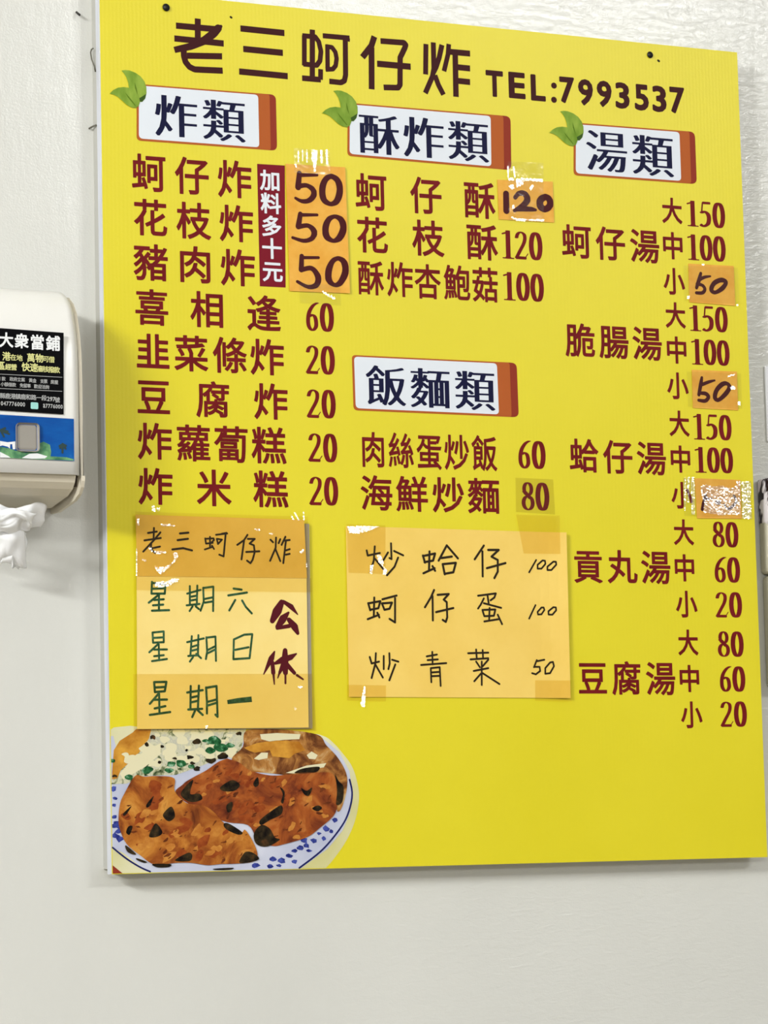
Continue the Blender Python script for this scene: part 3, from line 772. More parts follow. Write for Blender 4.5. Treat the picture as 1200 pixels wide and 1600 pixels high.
# strip of three 50s
st = tag(empty('price_strip', at(497, 357) + Vector((0, 0, 0))), 'tall orange paper strip with three maroon handwritten 50 prices beside the maroon panel', 'price tag')
cv = lambda x, z: .0016 * max(0, (x - at(525, 357).x) / .02) ** 2
q4 = [(445.7, 256.2), (538.2, 261.8), (545.7, 458.7), (452, 455)]
paper('paper', q4, STICK, .0011, .0003, cv, st)
t = Sheet(BF - .0016, cv)
o7 = ((440, 230), 6.667)
t.strokes(*o7, '185,272,26 172,415,32;200,290,20 370,290,14;190,405,25 260,398,22 325,440,28 335,500,30 285,555,25 210,562,20 145,530,14', 14, smooth=True)
t.strokes(*o7, '195,695,24 175,825,30;210,705,18 370,705,14;195,825,24 280,818,22 340,880,32 315,950,24 230,975,20 115,942,15', 14, smooth=True)
t.strokes(*o7, '210,1135,24 205,1275,28;220,1150,16 385,1150,14;225,1272,24 315,1262,24 380,1350,32 362,1435,28 275,1455,20 165,1400,16', 14, smooth=True)
for z in ('515,303,26 585,350,32 606,450,34 578,555,32 512,592,22 440,545,32 424,440,34 452,345,30', '555,722,20 622,760,32 642,850,34 605,940,34 540,975,20 470,930,34 458,840,34 490,755,28', '590,1158,22 650,1200,32 662,1305,34 612,1410,30 550,1435,20 492,1380,34 492,1280,34 530,1190,26'):
    t.strokes(*o7, z, 20, closed=True)
split_obj(t, 1.5, 'handwritten_number', INKD, st)
tape([(458, 232), (514, 236), (515, 274), (459, 270)], .0019, st, TAPEC, .0004, seed=3, curl=cv)
tape([(466, 442), (530, 446), (532, 478), (468, 474)], .0019, st, TAPEC, .0004, seed=4, curl=cv)
glint_crease([C((440, 230), 6.667, p) for p in ([(160, 40), (172, 40), (172, 160), (160, 160)], [(205, 30), (215, 30), (216, 150), (206, 150)], [(250, 30), (262, 30), (262, 165), (250, 165)],
       [(305, 50), (365, 35), (360, 120), (345, 260), (330, 260), (318, 160), (300, 130)], [(395, 35), (415, 35), (418, 170), (400, 170)], [(450, 30), (470, 30), (474, 182), (456, 182)], [(125, 180), (150, 180), (145, 215), (140, 215)],
       [(405, 1495), (550, 1570), (550, 1588), (500, 1575), (420, 1515)])], .0020, st, 5, curl=None)
# 120 sticker
st = tag(empty('price_sticker', at(821, 314)), 'orange paper sticker with handwritten 120 at the top of the middle column', 'price tag')
paper('paper', [(776.5, 281), (863, 284), (865.5, 348), (779, 343)], STICK, .0007, .0003, None, st, 4, 4)
t = Sheet(BF - .0012)
t.strokes((760, 260), 10, '308,430,48 312,690,50', 50)
t.strokes((760, 260), 10, '450,485,32 510,420,36 600,430,44 640,520,50 570,610,40 450,685,26 430,690,18;440,685,18 560,665,36 700,668,34 770,680,20', 30, smooth=True)
t.strokes((760, 260), 10, '920,478,46 985,520,50 992,610,50 920,668,46 845,625,54 842,530,52', 30, closed=True)
split_obj(t, 1.5, 'handwritten_number', INKD, st)
tape([(792, 252), (848, 255), (849, 348), (794, 345)], .0014, st, TAPEC, .0004, seed=6)
glint_crease([C((760, 260), 10, p) for p in ([(310, 0), (335, 0), (335, 190), (320, 190)], [(400, 10), (425, 10), (440, 180), (425, 210)], [(320, 190), (400, 180), (420, 230), (330, 215)], [(470, 190), (870, 205), (865, 240), (570, 235), (560, 290), (460, 330), (450, 210)],
       [(330, 310), (400, 290), (430, 350), (380, 370)], [(660, 340), (710, 285), (725, 310), (680, 380)], [(385, 620), (425, 610), (420, 660), (390, 665)], [(365, 790), (450, 815), (630, 830), (625, 855), (470, 855), (400, 820)], [(640, 830), (890, 835), (890, 860), (650, 850)])], .0019, st, 8)
# soup 50 stickers
for k, (c, trace, ob, lab) in enumerate((
    ([(1075, 412), (1145.8, 415.8), (1148.3, 478), (1076.7, 472.5)], ('570,162,13 550,235,18 530,298,14;555,225,14 600,200,14 660,190,8;535,262,14 585,275,14 608,312,15 585,345,15 528,345,13', '760,225,20 695,255,20 668,315,20 705,342,16 775,300,20 806,245,18'), None, 'orange square sticker with handwritten 50, upper one in the soup column'),
    ([(1080.3, 577.7), (1150.8, 580.8), (1152.8, 641.3), (1082.2, 637.6)], ('580,1140,12 570,1200,17 552,1300,15;565,1212,15 640,1182,14 700,1166,8;556,1285,13 615,1290,17 642,1322,17 612,1358,16 550,1352,13', '775,1200,20 720,1255,20 702,1325,20 735,1350,16 800,1295,20 838,1235,20 820,1198,16'), None, 'orange square sticker with handwritten 50, lower one in the soup column'))):
    st = tag(empty('price_sticker', at((c[0][0] + c[2][0]) / 2, (c[0][1] + c[2][1]) / 2)), lab, 'price tag', 'orange 50 stickers in the soup column')
    paper('paper', c, STICK, .0007, .0003, None, st, 4, 4)
    t = Sheet(BF - .0012)
    t.strokes((1000, 400), 6, trace[0], 14, smooth=True); t.strokes((1000, 400), 6, trace[1], 14, closed=True)
    split_obj(t, 1.5, 'handwritten_number', INKD, st)
    e = [(c[0][0] - 8, c[0][1] + 3), (c[1][0] + 6, c[1][1] + 3), (c[2][0] + 6, c[2][1] - 2), (c[3][0] - 8, c[3][1] - 2)]
    tape(e, .0014, st, TAPEC, .0003, seed=11 + k)
    if k == 0: glint_crease([C((1000, 400), 6, p) for p in ([(432, 378), (455, 378), (452, 405), (436, 405)], [(570, 75), (595, 75), (590, 92), (572, 90)], [(900, 455), (912, 455), (910, 470), (898, 470)])], .0018, st, 12)
    else: glint_crease([C((1000, 400), 6, p) for p in ([(815, 1125), (880, 1108), (880, 1120), (820, 1135)], [(835, 1230), (860, 1220), (885, 1230), (880, 1250), (850, 1252)], [(908, 1370), (932, 1368), (930, 1398), (910, 1400)])], .0018, st, 13)
# glaring taped sticker
st = tag(empty('price_sticker', at(1121, 780)), 'orange sticker whose price is lost under white glaring crumpled tape, in the clam soup row', 'price tag')
paper('paper', [(1084.7, 747.3), (1156, 750), (1158.7, 810.7), (1088.7, 810)], STICK, .0007, .0003, None, st, 4, 4)
t = Sheet(BF - .0012)
t.strokes((1040, 700), 7.5, '470,560,16 440,650,16 430,720,18;470,600,10 540,590,8;600,640,22 625,640,22', 16)
t.strokes((1040, 700), 7.5, '800,560,12 830,620,16 780,690,16 720,710,12 690,660,10', 14, smooth=True)
split_obj(t, 1.5, 'handwritten_number', INKD, st)
tape([(1066, 746), (1173, 752), (1174, 812), (1068, 806)], .0014, st, TAPEC, .0004, seed=15)
glint_crease([C((1040, 700), 7.5, p) for p in ([(200, 355), (225, 345), (230, 640), (215, 760), (205, 640)], [(240, 350), (268, 345), (270, 500), (262, 640), (245, 640)], [(285, 345), (325, 345), (330, 780), (290, 780), (292, 640), (285, 500)],
       [(400, 450), (460, 430), (560, 455), (640, 440), (760, 480), (820, 440), (815, 395), (865, 390), (865, 790), (760, 780), (640, 790), (520, 770), (430, 760), (440, 640), (410, 560)],
       [(878, 395), (985, 392), (985, 640), (1000, 830), (890, 830)])], .0019, st, 21, .0013, .26)
# clear patch around the 80
pt = tag(tape([(805, 746.5), (864, 749), (867, 804), (806, 800)], .0004, None, film('yellowed_clear_tape', (.90, .88, .72, 1), .03, .2, 40, .3), .0001, name='tape_patch', n=6), 'square of clear tape stuck over the price 80 of the fried noodles', 'tape')

# left notice
nt = tag(empty('closing_notice', at(347, 972)), 'handwritten amber notice of closed days in green and maroon ink, above the printed plate', 'notice')
paper('card', [(212.5, 811), (481.5, 819), (486.8, 1138.5), (214.5, 1139.5)], CARD, .0008, .0022, None, nt, 2, 2)['label'] = 'grey card backing showing at the right'
cv2 = lambda x, z: .0010 * max(0, (x - at(455, 970).x) / .02) ** 2 * .4
paper('lower_sheet', [(212, 899), (477, 903), (480.3, 1137), (212.7, 1139.5)], PAPER2, .0034, .0003, cv2, nt)
paper('upper_sheet', [(210, 804.7), (472.9, 812.7), (477.3, 904), (212.7, 900.7)], HEADP, .0040, .0003, cv2, nt)
t = Sheet(BF - .00455, cv2)
c1 = ((200, 800), 8); c2 = ((340, 800), 7.5)
t.strokes(*c1, '250,262 360,245;325,200 320,330;205,355 410,325;405,255 330,345 190,495;290,400 285,460 335,510;290,455 400,432', 12)
t.strokes(*c1, '650,268 755,258;620,352 750,335;555,468 690,452 800,480', 13)
t.strokes(*c1, '965,330 975,395;965,335 1070,330 1075,350 1030,395;975,395 1060,385;1025,310 1025,445;960,468 1060,435;1050,420 1075,462;1100,285 1240,268;1110,335 1125,400 1175,345 1110,335', 11)
t.strokes(*c2, '50,255 105,245;95,250 70,520 20,500', 11)
t.strokes(*c2, '350,268 310,330 230,385;310,335 280,555;355,315 435,315 375,370 425,390 435,470 410,560 385,600 345,570;335,468 490,460', 11)
t.strokes(*c2, '620,325 650,355;735,318 715,365;685,300 680,420 615,572;680,440 735,575;795,290 750,385;780,335 845,328;800,340 770,598;800,450 845,435;800,500 845,490', 11)
split_obj(t, 6, 'handwritten_character', INKB, nt, 'thin black handwritten character')
t = Sheet(BF - .0039, cv2)
c3 = ((205, 900), 6); c4 = ((205, 980), 6)
t.strokes(*c3, '195,55 190,165 315,165 320,95;200,65 320,75;195,120 310,115;265,170 165,250;215,225 305,218;260,170 260,320;205,275 300,268;195,325 355,320', 10)
t.strokes(*c3, '550,95 550,270;620,90 615,270;525,165 650,130;555,195 610,185;555,230 612,220;520,275 640,262;575,285 548,328;605,285 635,310;675,110 680,240 650,325;675,112 770,100 768,328;690,215 765,200;690,250 765,238', 9.5)
t.strokes(*c3, '960,118 1035,128;910,182 1085,155;975,225 920,322;1040,230 1075,290 1130,350', 10)
t.strokes(*c4, '200,50 205,145 305,140 305,40 200,50;210,100 300,95;250,160 170,235;215,210 335,208;258,160 262,310;215,272 305,262;195,318 335,298', 9.5)
t.strokes(*c4, '568,85 555,265;630,75 625,265;525,140 680,105;565,185 630,165;560,222 628,205;535,270 630,262;580,280 550,322;610,250 655,290;705,95 712,230 700,298;705,98 790,88 795,315;715,215 785,180;715,245 785,210', 9.5)
t.strokes(*c4, '962,115 958,300;962,115 1060,70 1135,65 1110,290;975,212 1100,188;958,300 1110,290', 9.5)
t.strokes(*c4, '215,515 222,608 315,600 330,512 215,515;225,565 320,560;255,625 175,718;215,680 335,678;262,625 265,805;220,762 320,740;175,822 365,795', 10.5)
t.strokes(*c4, '558,552 555,765;635,548 625,765;525,612 670,590;560,660 625,645;560,705 625,690;535,772 665,765;600,780 572,842;625,780 670,822;702,565 710,700 710,808;702,568 800,552 810,840 790,820;715,700 800,678;715,735 795,710', 10.5)
t.strokes(*c4, '902,702,18 1000,688,22 1130,675,24', 20, flat=True)
split_obj(t, 5, 'handwritten_character', INKG, nt, 'green handwritten character')
t = Sheet(BF - .0039, cv2)
t.strokes((400, 920), 10, '400,212,30 330,350,50 255,500,28;430,200,18 550,280,28 650,400,6;508,372,12 420,470,42 340,595,28;330,615,18 520,580,22;515,485,25 600,590,40 652,695,18;290,980,8 240,1090,32 120,1335,6;255,1150,22 270,1310,25;275,1350,14 287,1490,7;455,965,26 450,1150,42 460,1310,28;460,1340,12 460,1475,11;300,1165,15 420,1110,36 540,1070,30 630,1015,8;430,1180,30 370,1310,16;365,1320,12 340,1395,6;490,1190,25 600,1315,20;640,1350,14 735,1415,9', 20, rm=1.4)
split_obj(t, 6, 'handwritten_character', INKM, nt, 'thick maroon handwritten character')
tape([(209, 800), (478, 808), (481, 903.5), (212, 900.5)], .0049, nt, TAPE, .0004, seed=21, curl=cv2, n=30)
tape([(210, 900.5), (484, 904), (485, 926), (210, 922.5)], .0051, nt, TAPE, .0003, seed=22, curl=cv2)
tape([(206, 1053.5), (486, 1053), (492, 1143), (207, 1144)], .0042, nt, TAPE, .0004, seed=23, curl=cv2, n=30)
glint_crease([C((200, 800), 8, p) for p in ([(90, 90), (118, 95), (118, 175), (95, 170)], [(385, 155), (560, 168), (570, 185), (400, 180)], [(230, 450), (270, 460), (290, 500), (370, 490), (450, 490), (455, 515), (350, 530), (250, 490)], [(540, 520), (590, 515), (610, 550), (570, 620), (490, 700), (420, 760), (380, 780), (330, 735), (310, 680), (360, 700), (440, 690), (520, 650), (560, 590)], [(145, 590), (200, 600), (210, 625), (160, 615)],
        [(80, 470), (95, 470), (92, 800), (80, 800)], [(480, 860), (560, 835), (610, 845), (600, 880), (480, 890)])] +
       [C((205, 900), 6, p) for p in ([(205, 60), (320, 50), (400, 30), (430, 45), (330, 100), (260, 110), (210, 100)],)] +
       [C((340, 800), 7.5, p) for p in ([(400, 200), (470, 205), (475, 225), (430, 220)], [(580, 250), (630, 255), (625, 275), (585, 265)], [(940, 465), (985, 440), (990, 480), (950, 490)], [(1010, 600), (1030, 600), (1028, 650), (1012, 650)], [(870, 10), (890, 10), (940, 105), (920, 105)], [(830, 40), (845, 40), (880, 105), (865, 105)], [(975, 0), (992, 0), (995, 100), (985, 100)])] +
       [C((190, 790), 3.75, p) for p in ([(165, 0), (180, 0), (190, 35), (172, 38)], [(195, 15), (215, 15), (215, 32), (200, 35)], [(1020, 1058), (1050, 1062), (1045, 1072), (1022, 1070)], [(1000, 1180), (1015, 1190), (1010, 1200), (998, 1195)], [(480, 1290), (495, 1292), (495, 1308), (482, 1308)])], .0053, nt, 31, .0012, .16, curl=cv2)
# right notice
nr = tag(empty('price_notice', at(714, 957)), 'amber paper with three black handwritten dishes and prices taped below the fried noodles row', 'notice')
xr = at(868, 960).x; xl = at(548, 960).x
cv3 = lambda x, z: .0032 * max(0, (x - xr + .03) / .045) ** 2 + .0008 * max(0, (xl + .02 - x) / .03)
paper('paper', [(539.5, 822), (882.4, 832.5), (888.9, 1090.9), (544.4, 1089)], PAPER, .0010, .0003, cv3, nr, 24, 12)
t = Sheet(BF - .0016, cv3)
c6 = ((550, 830), 6.316); c7 = ((720, 830), 6.667); c8 = ((550, 990), 3.4286)
t.strokes(*c6, '145,190 155,240 275,215;225,150 215,290 185,385;225,270 310,375;385,120 390,275 370,265;355,210 310,285;415,195 505,238;455,260 420,350 345,435', 9.5)
t.strokes(*c6, '700,240 720,310;700,245 820,220 800,290 715,305;765,200 760,385;705,415 815,365;795,345 820,390;935,140 855,290;935,140 1045,268;880,265 985,250;895,325 915,425;895,325 1025,312 1000,405 915,420', 10.5)
t.strokes(*c6, '160,710 180,780;160,712 280,690 260,760 180,775;220,655 215,840;155,868 265,825;250,805 270,850;300,672 440,635;425,660 425,900 370,865;295,712 320,775 370,765 395,705 300,712', 10)
t.strokes(*c6, '810,580 780,650 720,750;795,640 798,880;845,628 955,620 905,675 935,700 940,850 925,895 895,875;830,798 1000,758', 10)
t.strokes(*c7, '240,150 145,292;225,210 228,470;285,195 395,195 320,265 385,300 385,420 350,488;272,385 465,332', 11)
t.strokes(*c7, '180,672 365,648 350,690 310,720;278,665 290,750;240,700 210,760 180,805;240,750 420,798;225,820 245,885;225,820 360,815 345,880 245,885;300,800 295,930;245,940 400,915;385,870 430,968', 9.5)
t.strokes(*c7, '785,300 712,428;850,305 800,350 800,390 840,390 880,340 875,308 850,305;960,318 900,370 900,405 940,405 988,350 985,320 960,318', 8.5)
t.strokes(*c7, '778,770 712,910;840,795 800,840 805,868 840,865 870,820 862,795 840,795;960,792 910,835 912,868 950,870 988,825 985,795 960,792', 8.5)
t.strokes(*c8, '95,125 105,160 145,150;128,105 125,160 105,238;125,165 165,235;170,120 170,190;200,105 202,160 195,190;215,140 248,150;232,165 200,250', 5)
t.strokes(*c8, '400,122 455,112;370,168 505,158;430,98 432,165;405,142 460,138;422,185 425,260;422,185 470,180 475,280;425,208 470,205;425,228 470,226', 4.8)
t.strokes(*c8, '622,105 730,102;665,85 668,130;700,88 702,130;635,138 730,132;665,150 685,180;730,140 700,175;652,200 730,185;695,150 695,275;690,215 655,255;700,212 790,270', 4.8)
t.strokes(*c8, '990,142 975,180;990,148 1030,140;978,178 1005,178 1008,200 985,218 965,212;1060,155 1035,185 1035,215 1060,212 1080,175 1075,152 1060,155', 4.5)
split_obj(t, 6, 'handwritten_character', INKB, nr)
tape([(540, 819), (601, 821), (601, 897), (543, 895)], .0020, nr, TAPE, .0004, seed=41, curl=cv3)
tape([(805, 804), (872, 806), (873, 866), (817, 865)], .0020, nr, TAPE, .0003, seed=42, curl=cv3)
tape([(541, 1070), (602, 1071), (602, 1096), (541, 1095)], .0020, nr, TAPE, .0003, seed=43, curl=cv3)
tape([(834.6, 1063), (889, 1063.5), (890, 1096), (835, 1095)], .0020, nr, TAPE, .0003, seed=44, curl=cv3)
glint_crease([C((520, 800), 3.077, p) for p in ([(65, 72), (130, 68), (218, 72), (175, 90), (120, 103), (75, 103)], [(205, 205), (225, 210), (240, 245), (235, 262), (215, 240)], [(175, 260), (190, 255), (185, 300), (172, 295)], [(240, 265), (255, 280), (250, 305), (235, 300)], [(145, 840), (152, 842), (150, 935), (135, 938), (128, 925)])], .0026, nr, 41, .0012, .12)

# ------------------------------------------------------------ tissue dispenser
DD = .115
xR = at(131, 640, -DD).x; xL = xR - .275
zf = at(130, 742, -DD).z; zs = at(126, 520, -DD).z; zt = at(100, 456, -.06).z; zb = at(84, 803, -.0).z
disp = tag(empty('tissue_dispenser', ((xL + xR) / 2, 0, zb)), 'white wall-mounted tissue dispenser with black and blue stickers at the left edge', 'dispenser')
front = [(.055, zt - .001), (.072, zt - .004), (.088, zt - .014), (.100, zt - .028), (.109, zs + .004), (.1135, zs - .018), (.115, zs - .05), (.115, zf + .05), (.115, zf)]
def loft(name, prof, x0, x1, r, mt, top_to_wall=True, ns=8):
    """profile (depth, z) carried across x with softly rounded ends"""
    xs = []
    for k in range(ns + 1):
        a = math.pi / 2 * k / ns
        xs.append((x0 + r * (1 - math.sin(a)), r * (1 - math.cos(a)) if False else r * (1 - math.sin(math.pi / 2 - (math.pi / 2 - a)))))
    st = []
    for k in range(ns + 1):
        a = math.pi / 2 * k / ns
        st.append((x0 + r * (1 - math.cos(a)), r * (1 - math.sin(a))))
    st += [(x0 + x1 - x, i) for x, i in st[::-1]]
    vs = []; fs = []; n = len(prof)
    cx = sum(p[0] for p in prof) / n
    for x, ins in st:
        for i, (d, z) in enumerate(prof):
            a = Vector(prof[max(i - 1, 0)]); b2 = Vector(prof[min(i + 1, n - 1)])
            t = (b2 - a).normalized(); nn = Vector((-t.y, t.x))
            vs.append((x, -(d - nn.x * ins * 1.0), z - nn.y * ins))
    for s_ in range(len(st) - 1):
        for i in range(n - 1):
            a = s_ * n + i
            fs.append((a, a + 1, a + n + 1, a + n))
    return build(name, vs, fs, mt, disp, True)
def extr(name, prof, x0, x1, mt, parent, smooth=False):
    bm = bmesh.new()
    a = [bm.verts.new((x0, -d, z)) for d, z in prof]; b2 = [bm.verts.new((x1, -d, z)) for d, z in prof]
    bm.faces.new(a); bm.faces.new(b2[::-1])
    for i in range(len(prof)):
        j = (i + 1) % len(prof); bm.faces.new((a[i], a[j], b2[j], b2[i]))
    bmesh.ops.triangulate(bm, faces=[f for f in bm.faces if len(f.verts) > 4])
    return from_bm(name, bm, mt, parent)
zw = zb
under = [(.115, zf - .001), (.1145, zf - .007), (.111, zf - .014), (.103, zf - .021), (.085, zf - .027), (.055, zf - .0305), (.025, zf - .034), (.0, zw)]
shellp = [(0, zt - .004)] + [(d - .006, z - .004) for d, z in front] + under
extr('side_cheek', shellp, xR - .0035, xR + .0005, BEIGEPL, disp)
extr('side_cheek', shellp, xL - .0005, xL + .0035, BEIGEPL, disp)
inner = [(0, zt - .008)] + [(d - .010, z - .007) for d, z in front] + [(max(d - .005, 0), z + .006) for d, z in under]
o = extr('body', inner, xL + .008, xR - .009, BEIGEPL, disp)
for p_ in o.data.polygons: p_.use_smooth = False
extr('gap_shade', [(0, zt - .02)] + [(d - .018, z - .012) for d, z in front] + [(max(d - .014, 0), z + .012) for d, z in under], xL + .003, xR - .003, GAPM, disp)['label'] = 'shade in the gap between body and cheek, put in as dark colour'
# front cover: closed thin skin
cov = [(0.03, zt)] + front
cvr = loft('front_cover', cov, xL - .001, xR - .004, .012, WHITEPL)
cvr.data.materials[0] = WHITEPL
md = cvr.modifiers.new('thickness', 'SOLIDIFY'); md.thickness = .0025; md.offset = 0
FD = -.1178
def fq(n, pts, mt, off=0):
    return Sheet(FD - off).poly(pts).obj(n, mt, disp)
fx = at(99, 590, FD).x
fq('black_sticker', [(-130, 503), (99.5, 520), (99.5, 647.5), (-130, 633)], BLACKV)['label'] = 'black shop sticker with white and yellow print'
E1 = FD - .0002
Sheet(E1).chars([('大', 9.9, 531), ('衆', 33.8, 532.7), ('當', 58.3, 534.7), ('鋪', 83, 536.4)], 21.5, 23, 'sans', .028).obj('sticker_lettering', TXTW, disp, 'white characters 大衆當鋪')
t = Sheet(E1)
t.chars([('港', 10, 556.6), ('萬', 48.4, 559), ('物', 61.6, 559.7), ('快', 40.3, 573.3), ('速', 53, 574.3), ('區', 1.5, 571.3)], 12.5, 13.5, 'sans', .025)
t.chars([('在', 21, 558.3), ('地', 30.6, 559.3), ('可', 71.8, 561), ('借', 80.7, 561.8), ('經', 12.8, 573.2), ('營', 21.8, 573.7), ('審', 63.5, 576.2), ('核', 71.6, 576.8), ('撥', 80.3, 577.5), ('款', 89, 578)], 9.3, 9.8, 'sans', .02)
t.obj('sticker_lettering', TXTY, disp, 'pale yellow small lines')
def rowtext(t, s_, x0, x1, y0, y1, w, h):
    n = len(s_)
    t.chars([(c, x0 + (x1 - x0) * (i + .5) / n, y0 + (y1 - y0) * (i + .5) / n) for i, c in enumerate(s_) if c != ' '], w, h, 'sans', .012)
t = Sheet(E1)
rowtext(t, '借款', -6, 9.5, 591, 592, 6, 6.5); rowtext(t, '政府立案', 15, 39, 592, 593.5, 6, 6.5); rowtext(t, '黃金', 45, 57, 594, 595, 6, 6.5); rowtext(t, '支票', 63, 74, 595.5, 596, 6, 6.5); rowtext(t, '房屋', 79, 91, 596.5, 597.5, 6, 6.5)
rowtext(t, '小額借款', 1, 25, 600, 601.5, 6, 6.5); rowtext(t, '免留車', 31, 48, 602, 603, 6, 6.5); rowtext(t, '歡迎洽詢', 53, 77, 603.5, 605, 6, 6.5)
rowtext(t, '縣鹿港鎮鹿和路一段', 0, 73, 618, 622, 8.3, 8.6); rowtext(t, '號', 85, 94, 624.5, 625, 8, 8.6)
t.chars([(c, 75.5 + i * 4.4, 623.2 + i * .3) for i, c in enumerate('297')], 4, 7, 'sans', .02, fit=True)
t.chars([(c, 3 + i * 4.3, 630.2 + i * .22) for i, c in enumerate('047776000')], 3.6, 6.6, 'sans', .02, fit=True)
t.chars([(c, 69 + i * 3.9, 634 + i * .22) for i, c in enumerate('a7776000')], 3.3, 6.4, 'sans', .02, fit=True)
t.obj('sticker_lettering', TXTG, disp, 'small grey address and phone lines')
TEAL = mat('teal_chat_icon', srgb(150, 212, 206), .4)
Sheet(E1).poly(rrect([(48, 628.3), (59.8, 629), (59.8, 639.5), (48, 638.8)], (2, 2, 2, 2))).obj('chat_icon', TEAL, disp, 'pale teal square icon')
t = Sheet(E1)
t.strokes((0, 0), 1, '-20,583.5 97,589.5;-20,606 97,611.5', .35)
t.obj('sticker_rule', TXTG, disp)
# blue seaside picture
SKY = mat('blue_picture_print', srgb(8, 78, 160), .3, .14)
n1 = noise_tex(SKY, 14, 5, .6, (1, 1, 2.5)); ramp(SKY, n1.outputs[0], [(.35, srgb(6, 70, 150)), (.60, srgb(14, 92, 172)), (.8, srgb(84, 150, 204))])
fq('picture_sticker', [(-130, 640), (115.5, 654.5), (116, 720.5), (-130, 709)], SKY)['label'] = 'blue seaside picture sticker'
HILL = mat('green_hill_print', srgb(70, 140, 96), .3)
n1 = noise_tex(HILL, 90, 4); ramp(HILL, n1.outputs[0], [(.35, srgb(36, 104, 70)), (.7, srgb(122, 178, 120))])
t = Sheet(E1)
k4 = ((0, 640), 5)
t.poly(C(*k4, [(0, 290), (60, 300), (120, 320), (200, 335), (300, 325), (305, 265), (340, 250), (390, 275), (400, 330), (395, 365), (520, 372), (575, 388), (575, 398), (400, 392), (180, 384), (0, 374)]), )
t.obj('picture_hills', HILL, disp, 'green hills in the seaside picture')
t = Sheet(E1 - .0002)
t.poly(C(*k4, [(0, 330), (60, 360), (85, 376), (0, 374)])).poly(C(*k4, [(170, 378), (230, 345), (290, 340), (370, 365), (350, 382), (250, 384)]))
t.poly(C(*k4, [(0, 245), (60, 255), (120, 248), (120, 310), (100, 310), (95, 270), (80, 270), (78, 305), (60, 290), (20, 280), (0, 285)]))
t.obj('picture_sails', TXTW, disp, 'white roofs and boats in the seaside picture')
t = Sheet(E1 - .0002)
t.strokes(*k4, '490,270 488,335;490,270 465,285;490,270 515,282;490,268 470,300;490,268 512,305;5,160 30,210;5,160 60,170;5,165 70,190;5,160 40,145', 8)
t.obj('picture_palm', mat('palm_print', srgb(14, 52, 50), .4), disp, 'dark palms in the seaside picture')
WIN = mat('grey_window', srgb(150, 146, 138), .35)
o = box('window_slot', at(24.5, 680, FD).x, at(60.5, 680, FD).x, FD - .0006, FD + .001, at(40, 706, FD).z, at(40, 661, FD).z, WIN, disp, .0045, 3)
o['label'] = 'grey rounded level window in the picture sticker'

# pulled tissues hanging under the dispenser
ts = tag(empty('tissue', at(25, 800, -.06)), 'crumpled white tissue hanging out of the dispenser', 'tissue')
def cloth(name, c, ds, amp, fr, seed, n=36, th=.0012):
    P4 = [at(x, y, -d) for (x, y), d in zip(c, ds)]
    vs = []; fs = []
    for j in range(n + 1):
        for i in range(n + 1):
            s_, t_ = i / n, j / n
            p = (P4[0] * (1 - s_) + P4[1] * s_) * (1 - t_) + (P4[3] * (1 - s_) + P4[2] * s_) * t_
            f = noise.noise(Vector((s_ * fr[0], t_ * fr[1], seed))) + .22 * noise.noise(Vector((s_ * fr[0] * 2.3, t_ * fr[1] * 2.1, seed + 5)))
            rd = abs(noise.noise(Vector((s_ * fr[0] * 1.3 + 4, t_ * fr[1] * .6, seed + 9))))
            bulge = math.sin(math.pi * s_) * .5 + math.sin(math.pi * t_) * .5
            e = .35 + .65 * min(1, 4 * min(s_, 1 - s_, 1))
            p = p + Vector((.5 * amp * noise.noise(Vector((s_ * 2.5, t_ * 2.5, seed + 2))), -amp * (f + rd * .9) * e - amp * .9 * bulge, .7 * amp * noise.noise(Vector((s_ * 2.8, t_ * 2, seed + 3)))))
            vs.append(p)
    for j in range(n):
        for i in range(n):
            a = j * (n + 1) + i; fs.append((a, a + n + 1, a + n + 2, a + 1))
    o = build(name, vs, fs, TISSUE, ts, True)
    md = o.modifiers.new('thickness', 'SOLIDIFY'); md.thickness = th
    return o
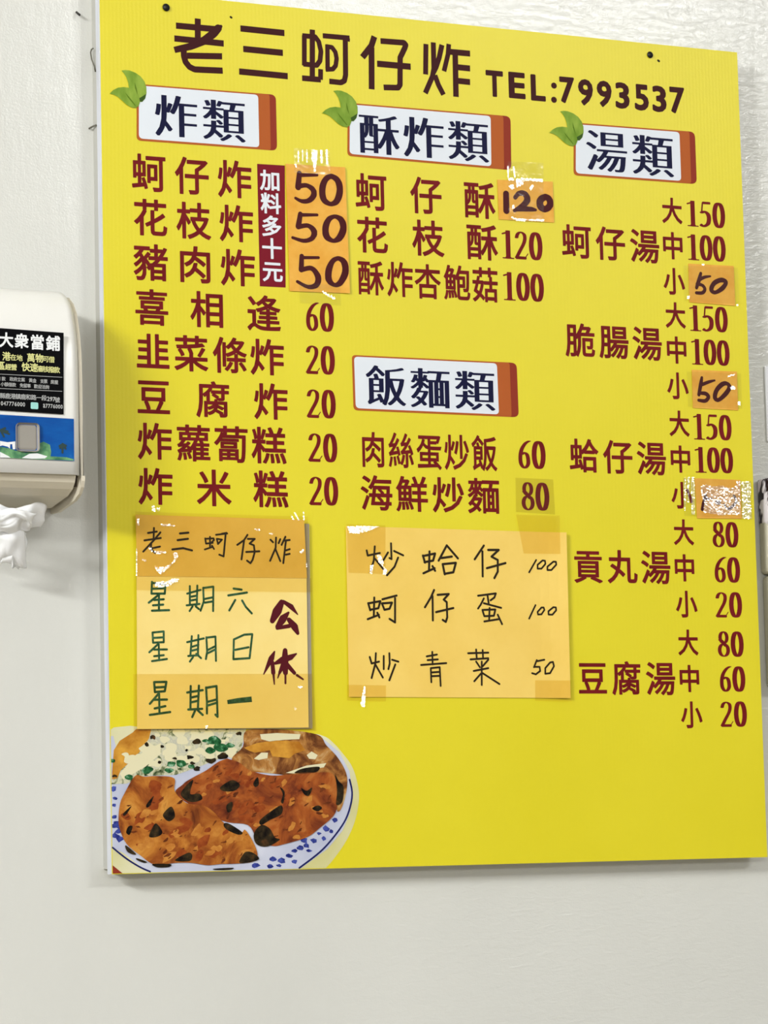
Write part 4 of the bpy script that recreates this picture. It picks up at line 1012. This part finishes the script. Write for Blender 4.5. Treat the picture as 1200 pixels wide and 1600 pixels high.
cloth('tissue_fold', [(-50, 787), (74, 791), (60, 826), (-50, 838)], (.075, .062, .05, .055), .013, (2.6, 1.6), 3)
cloth('tissue_fold', [(-20, 794), (56, 800), (44, 826), (-12, 838)], (.092, .085, .065, .07), .012, (2.0, 2.4), 12)
cloth('tissue_tail', [(-30, 812), (30, 818), (36, 884), (-28, 872)], (.072, .066, .04, .045), .014, (2.2, 1.8), 8)
cloth('tissue_tail', [(2, 826), (44, 834), (30, 890), (4, 880)], (.07, .05, .03, .05), .010, (1.6, 2.2), 17)

# ------------------------------------------------------------ things at the right edge
BX = mat('beige_wall_box_plastic', srgb(196, 192, 172), .45)
n1 = noise_tex(BX, 10, 3); ramp(BX, n1.outputs[0], [(.3, srgb(188, 184, 163)), (.7, srgb(203, 199, 181))])
a = at(1188, 900, 0); xb = a.x
zb1 = at(1190, 1074, -.012).z; zj = at(1190, 898, -.012).z; zt1 = at(1190, 748, -.012).z
bxo = tag(empty('wall_box', (xb + .1, 0, zb1)), 'beige plastic wall box with black and white glossy top at the right edge', 'box')
box('lower_body', xb + .001, xb + .2, -.030, 0, zb1, zj - .001, BX, bxo, .006, 3)
box('upper_body', xb - .001, xb + .2, -.024, 0, zj + .001, zt1 - .004, BX, bxo, .006, 3)
SW = mat('black_white_print', srgb(230, 226, 232), .15)
n1 = noise_tex(SW, 22, 3, .5, (1, 1, .6), 1.5)
ramp(SW, n1.outputs[0], [(.50, srgb(236, 230, 236)), (.53, srgb(34, 20, 30)), (.60, srgb(30, 16, 26)), (.64, srgb(226, 214, 226))])
box('wrapper', xb - .0015, xb + .205, -.030, -.0005, zt1 - .062, zt1, SW, bxo, .004, 2)['label'] = 'glossy black and white wrapper on the top'
zz = at(1199, 690, -.004).z
tag(box('paper_card', at(1197.5, 630, -.004).x, at(1197.5, 630, -.004).x + .12, -.004, 0, zz, at(1199, 572, -.004).z, mat('white_card', srgb(232, 234, 240), .4), None, .001, 1), 'white card on the wall at the right edge above the beige box', 'card')

bpy.data.objects.remove(_ob)
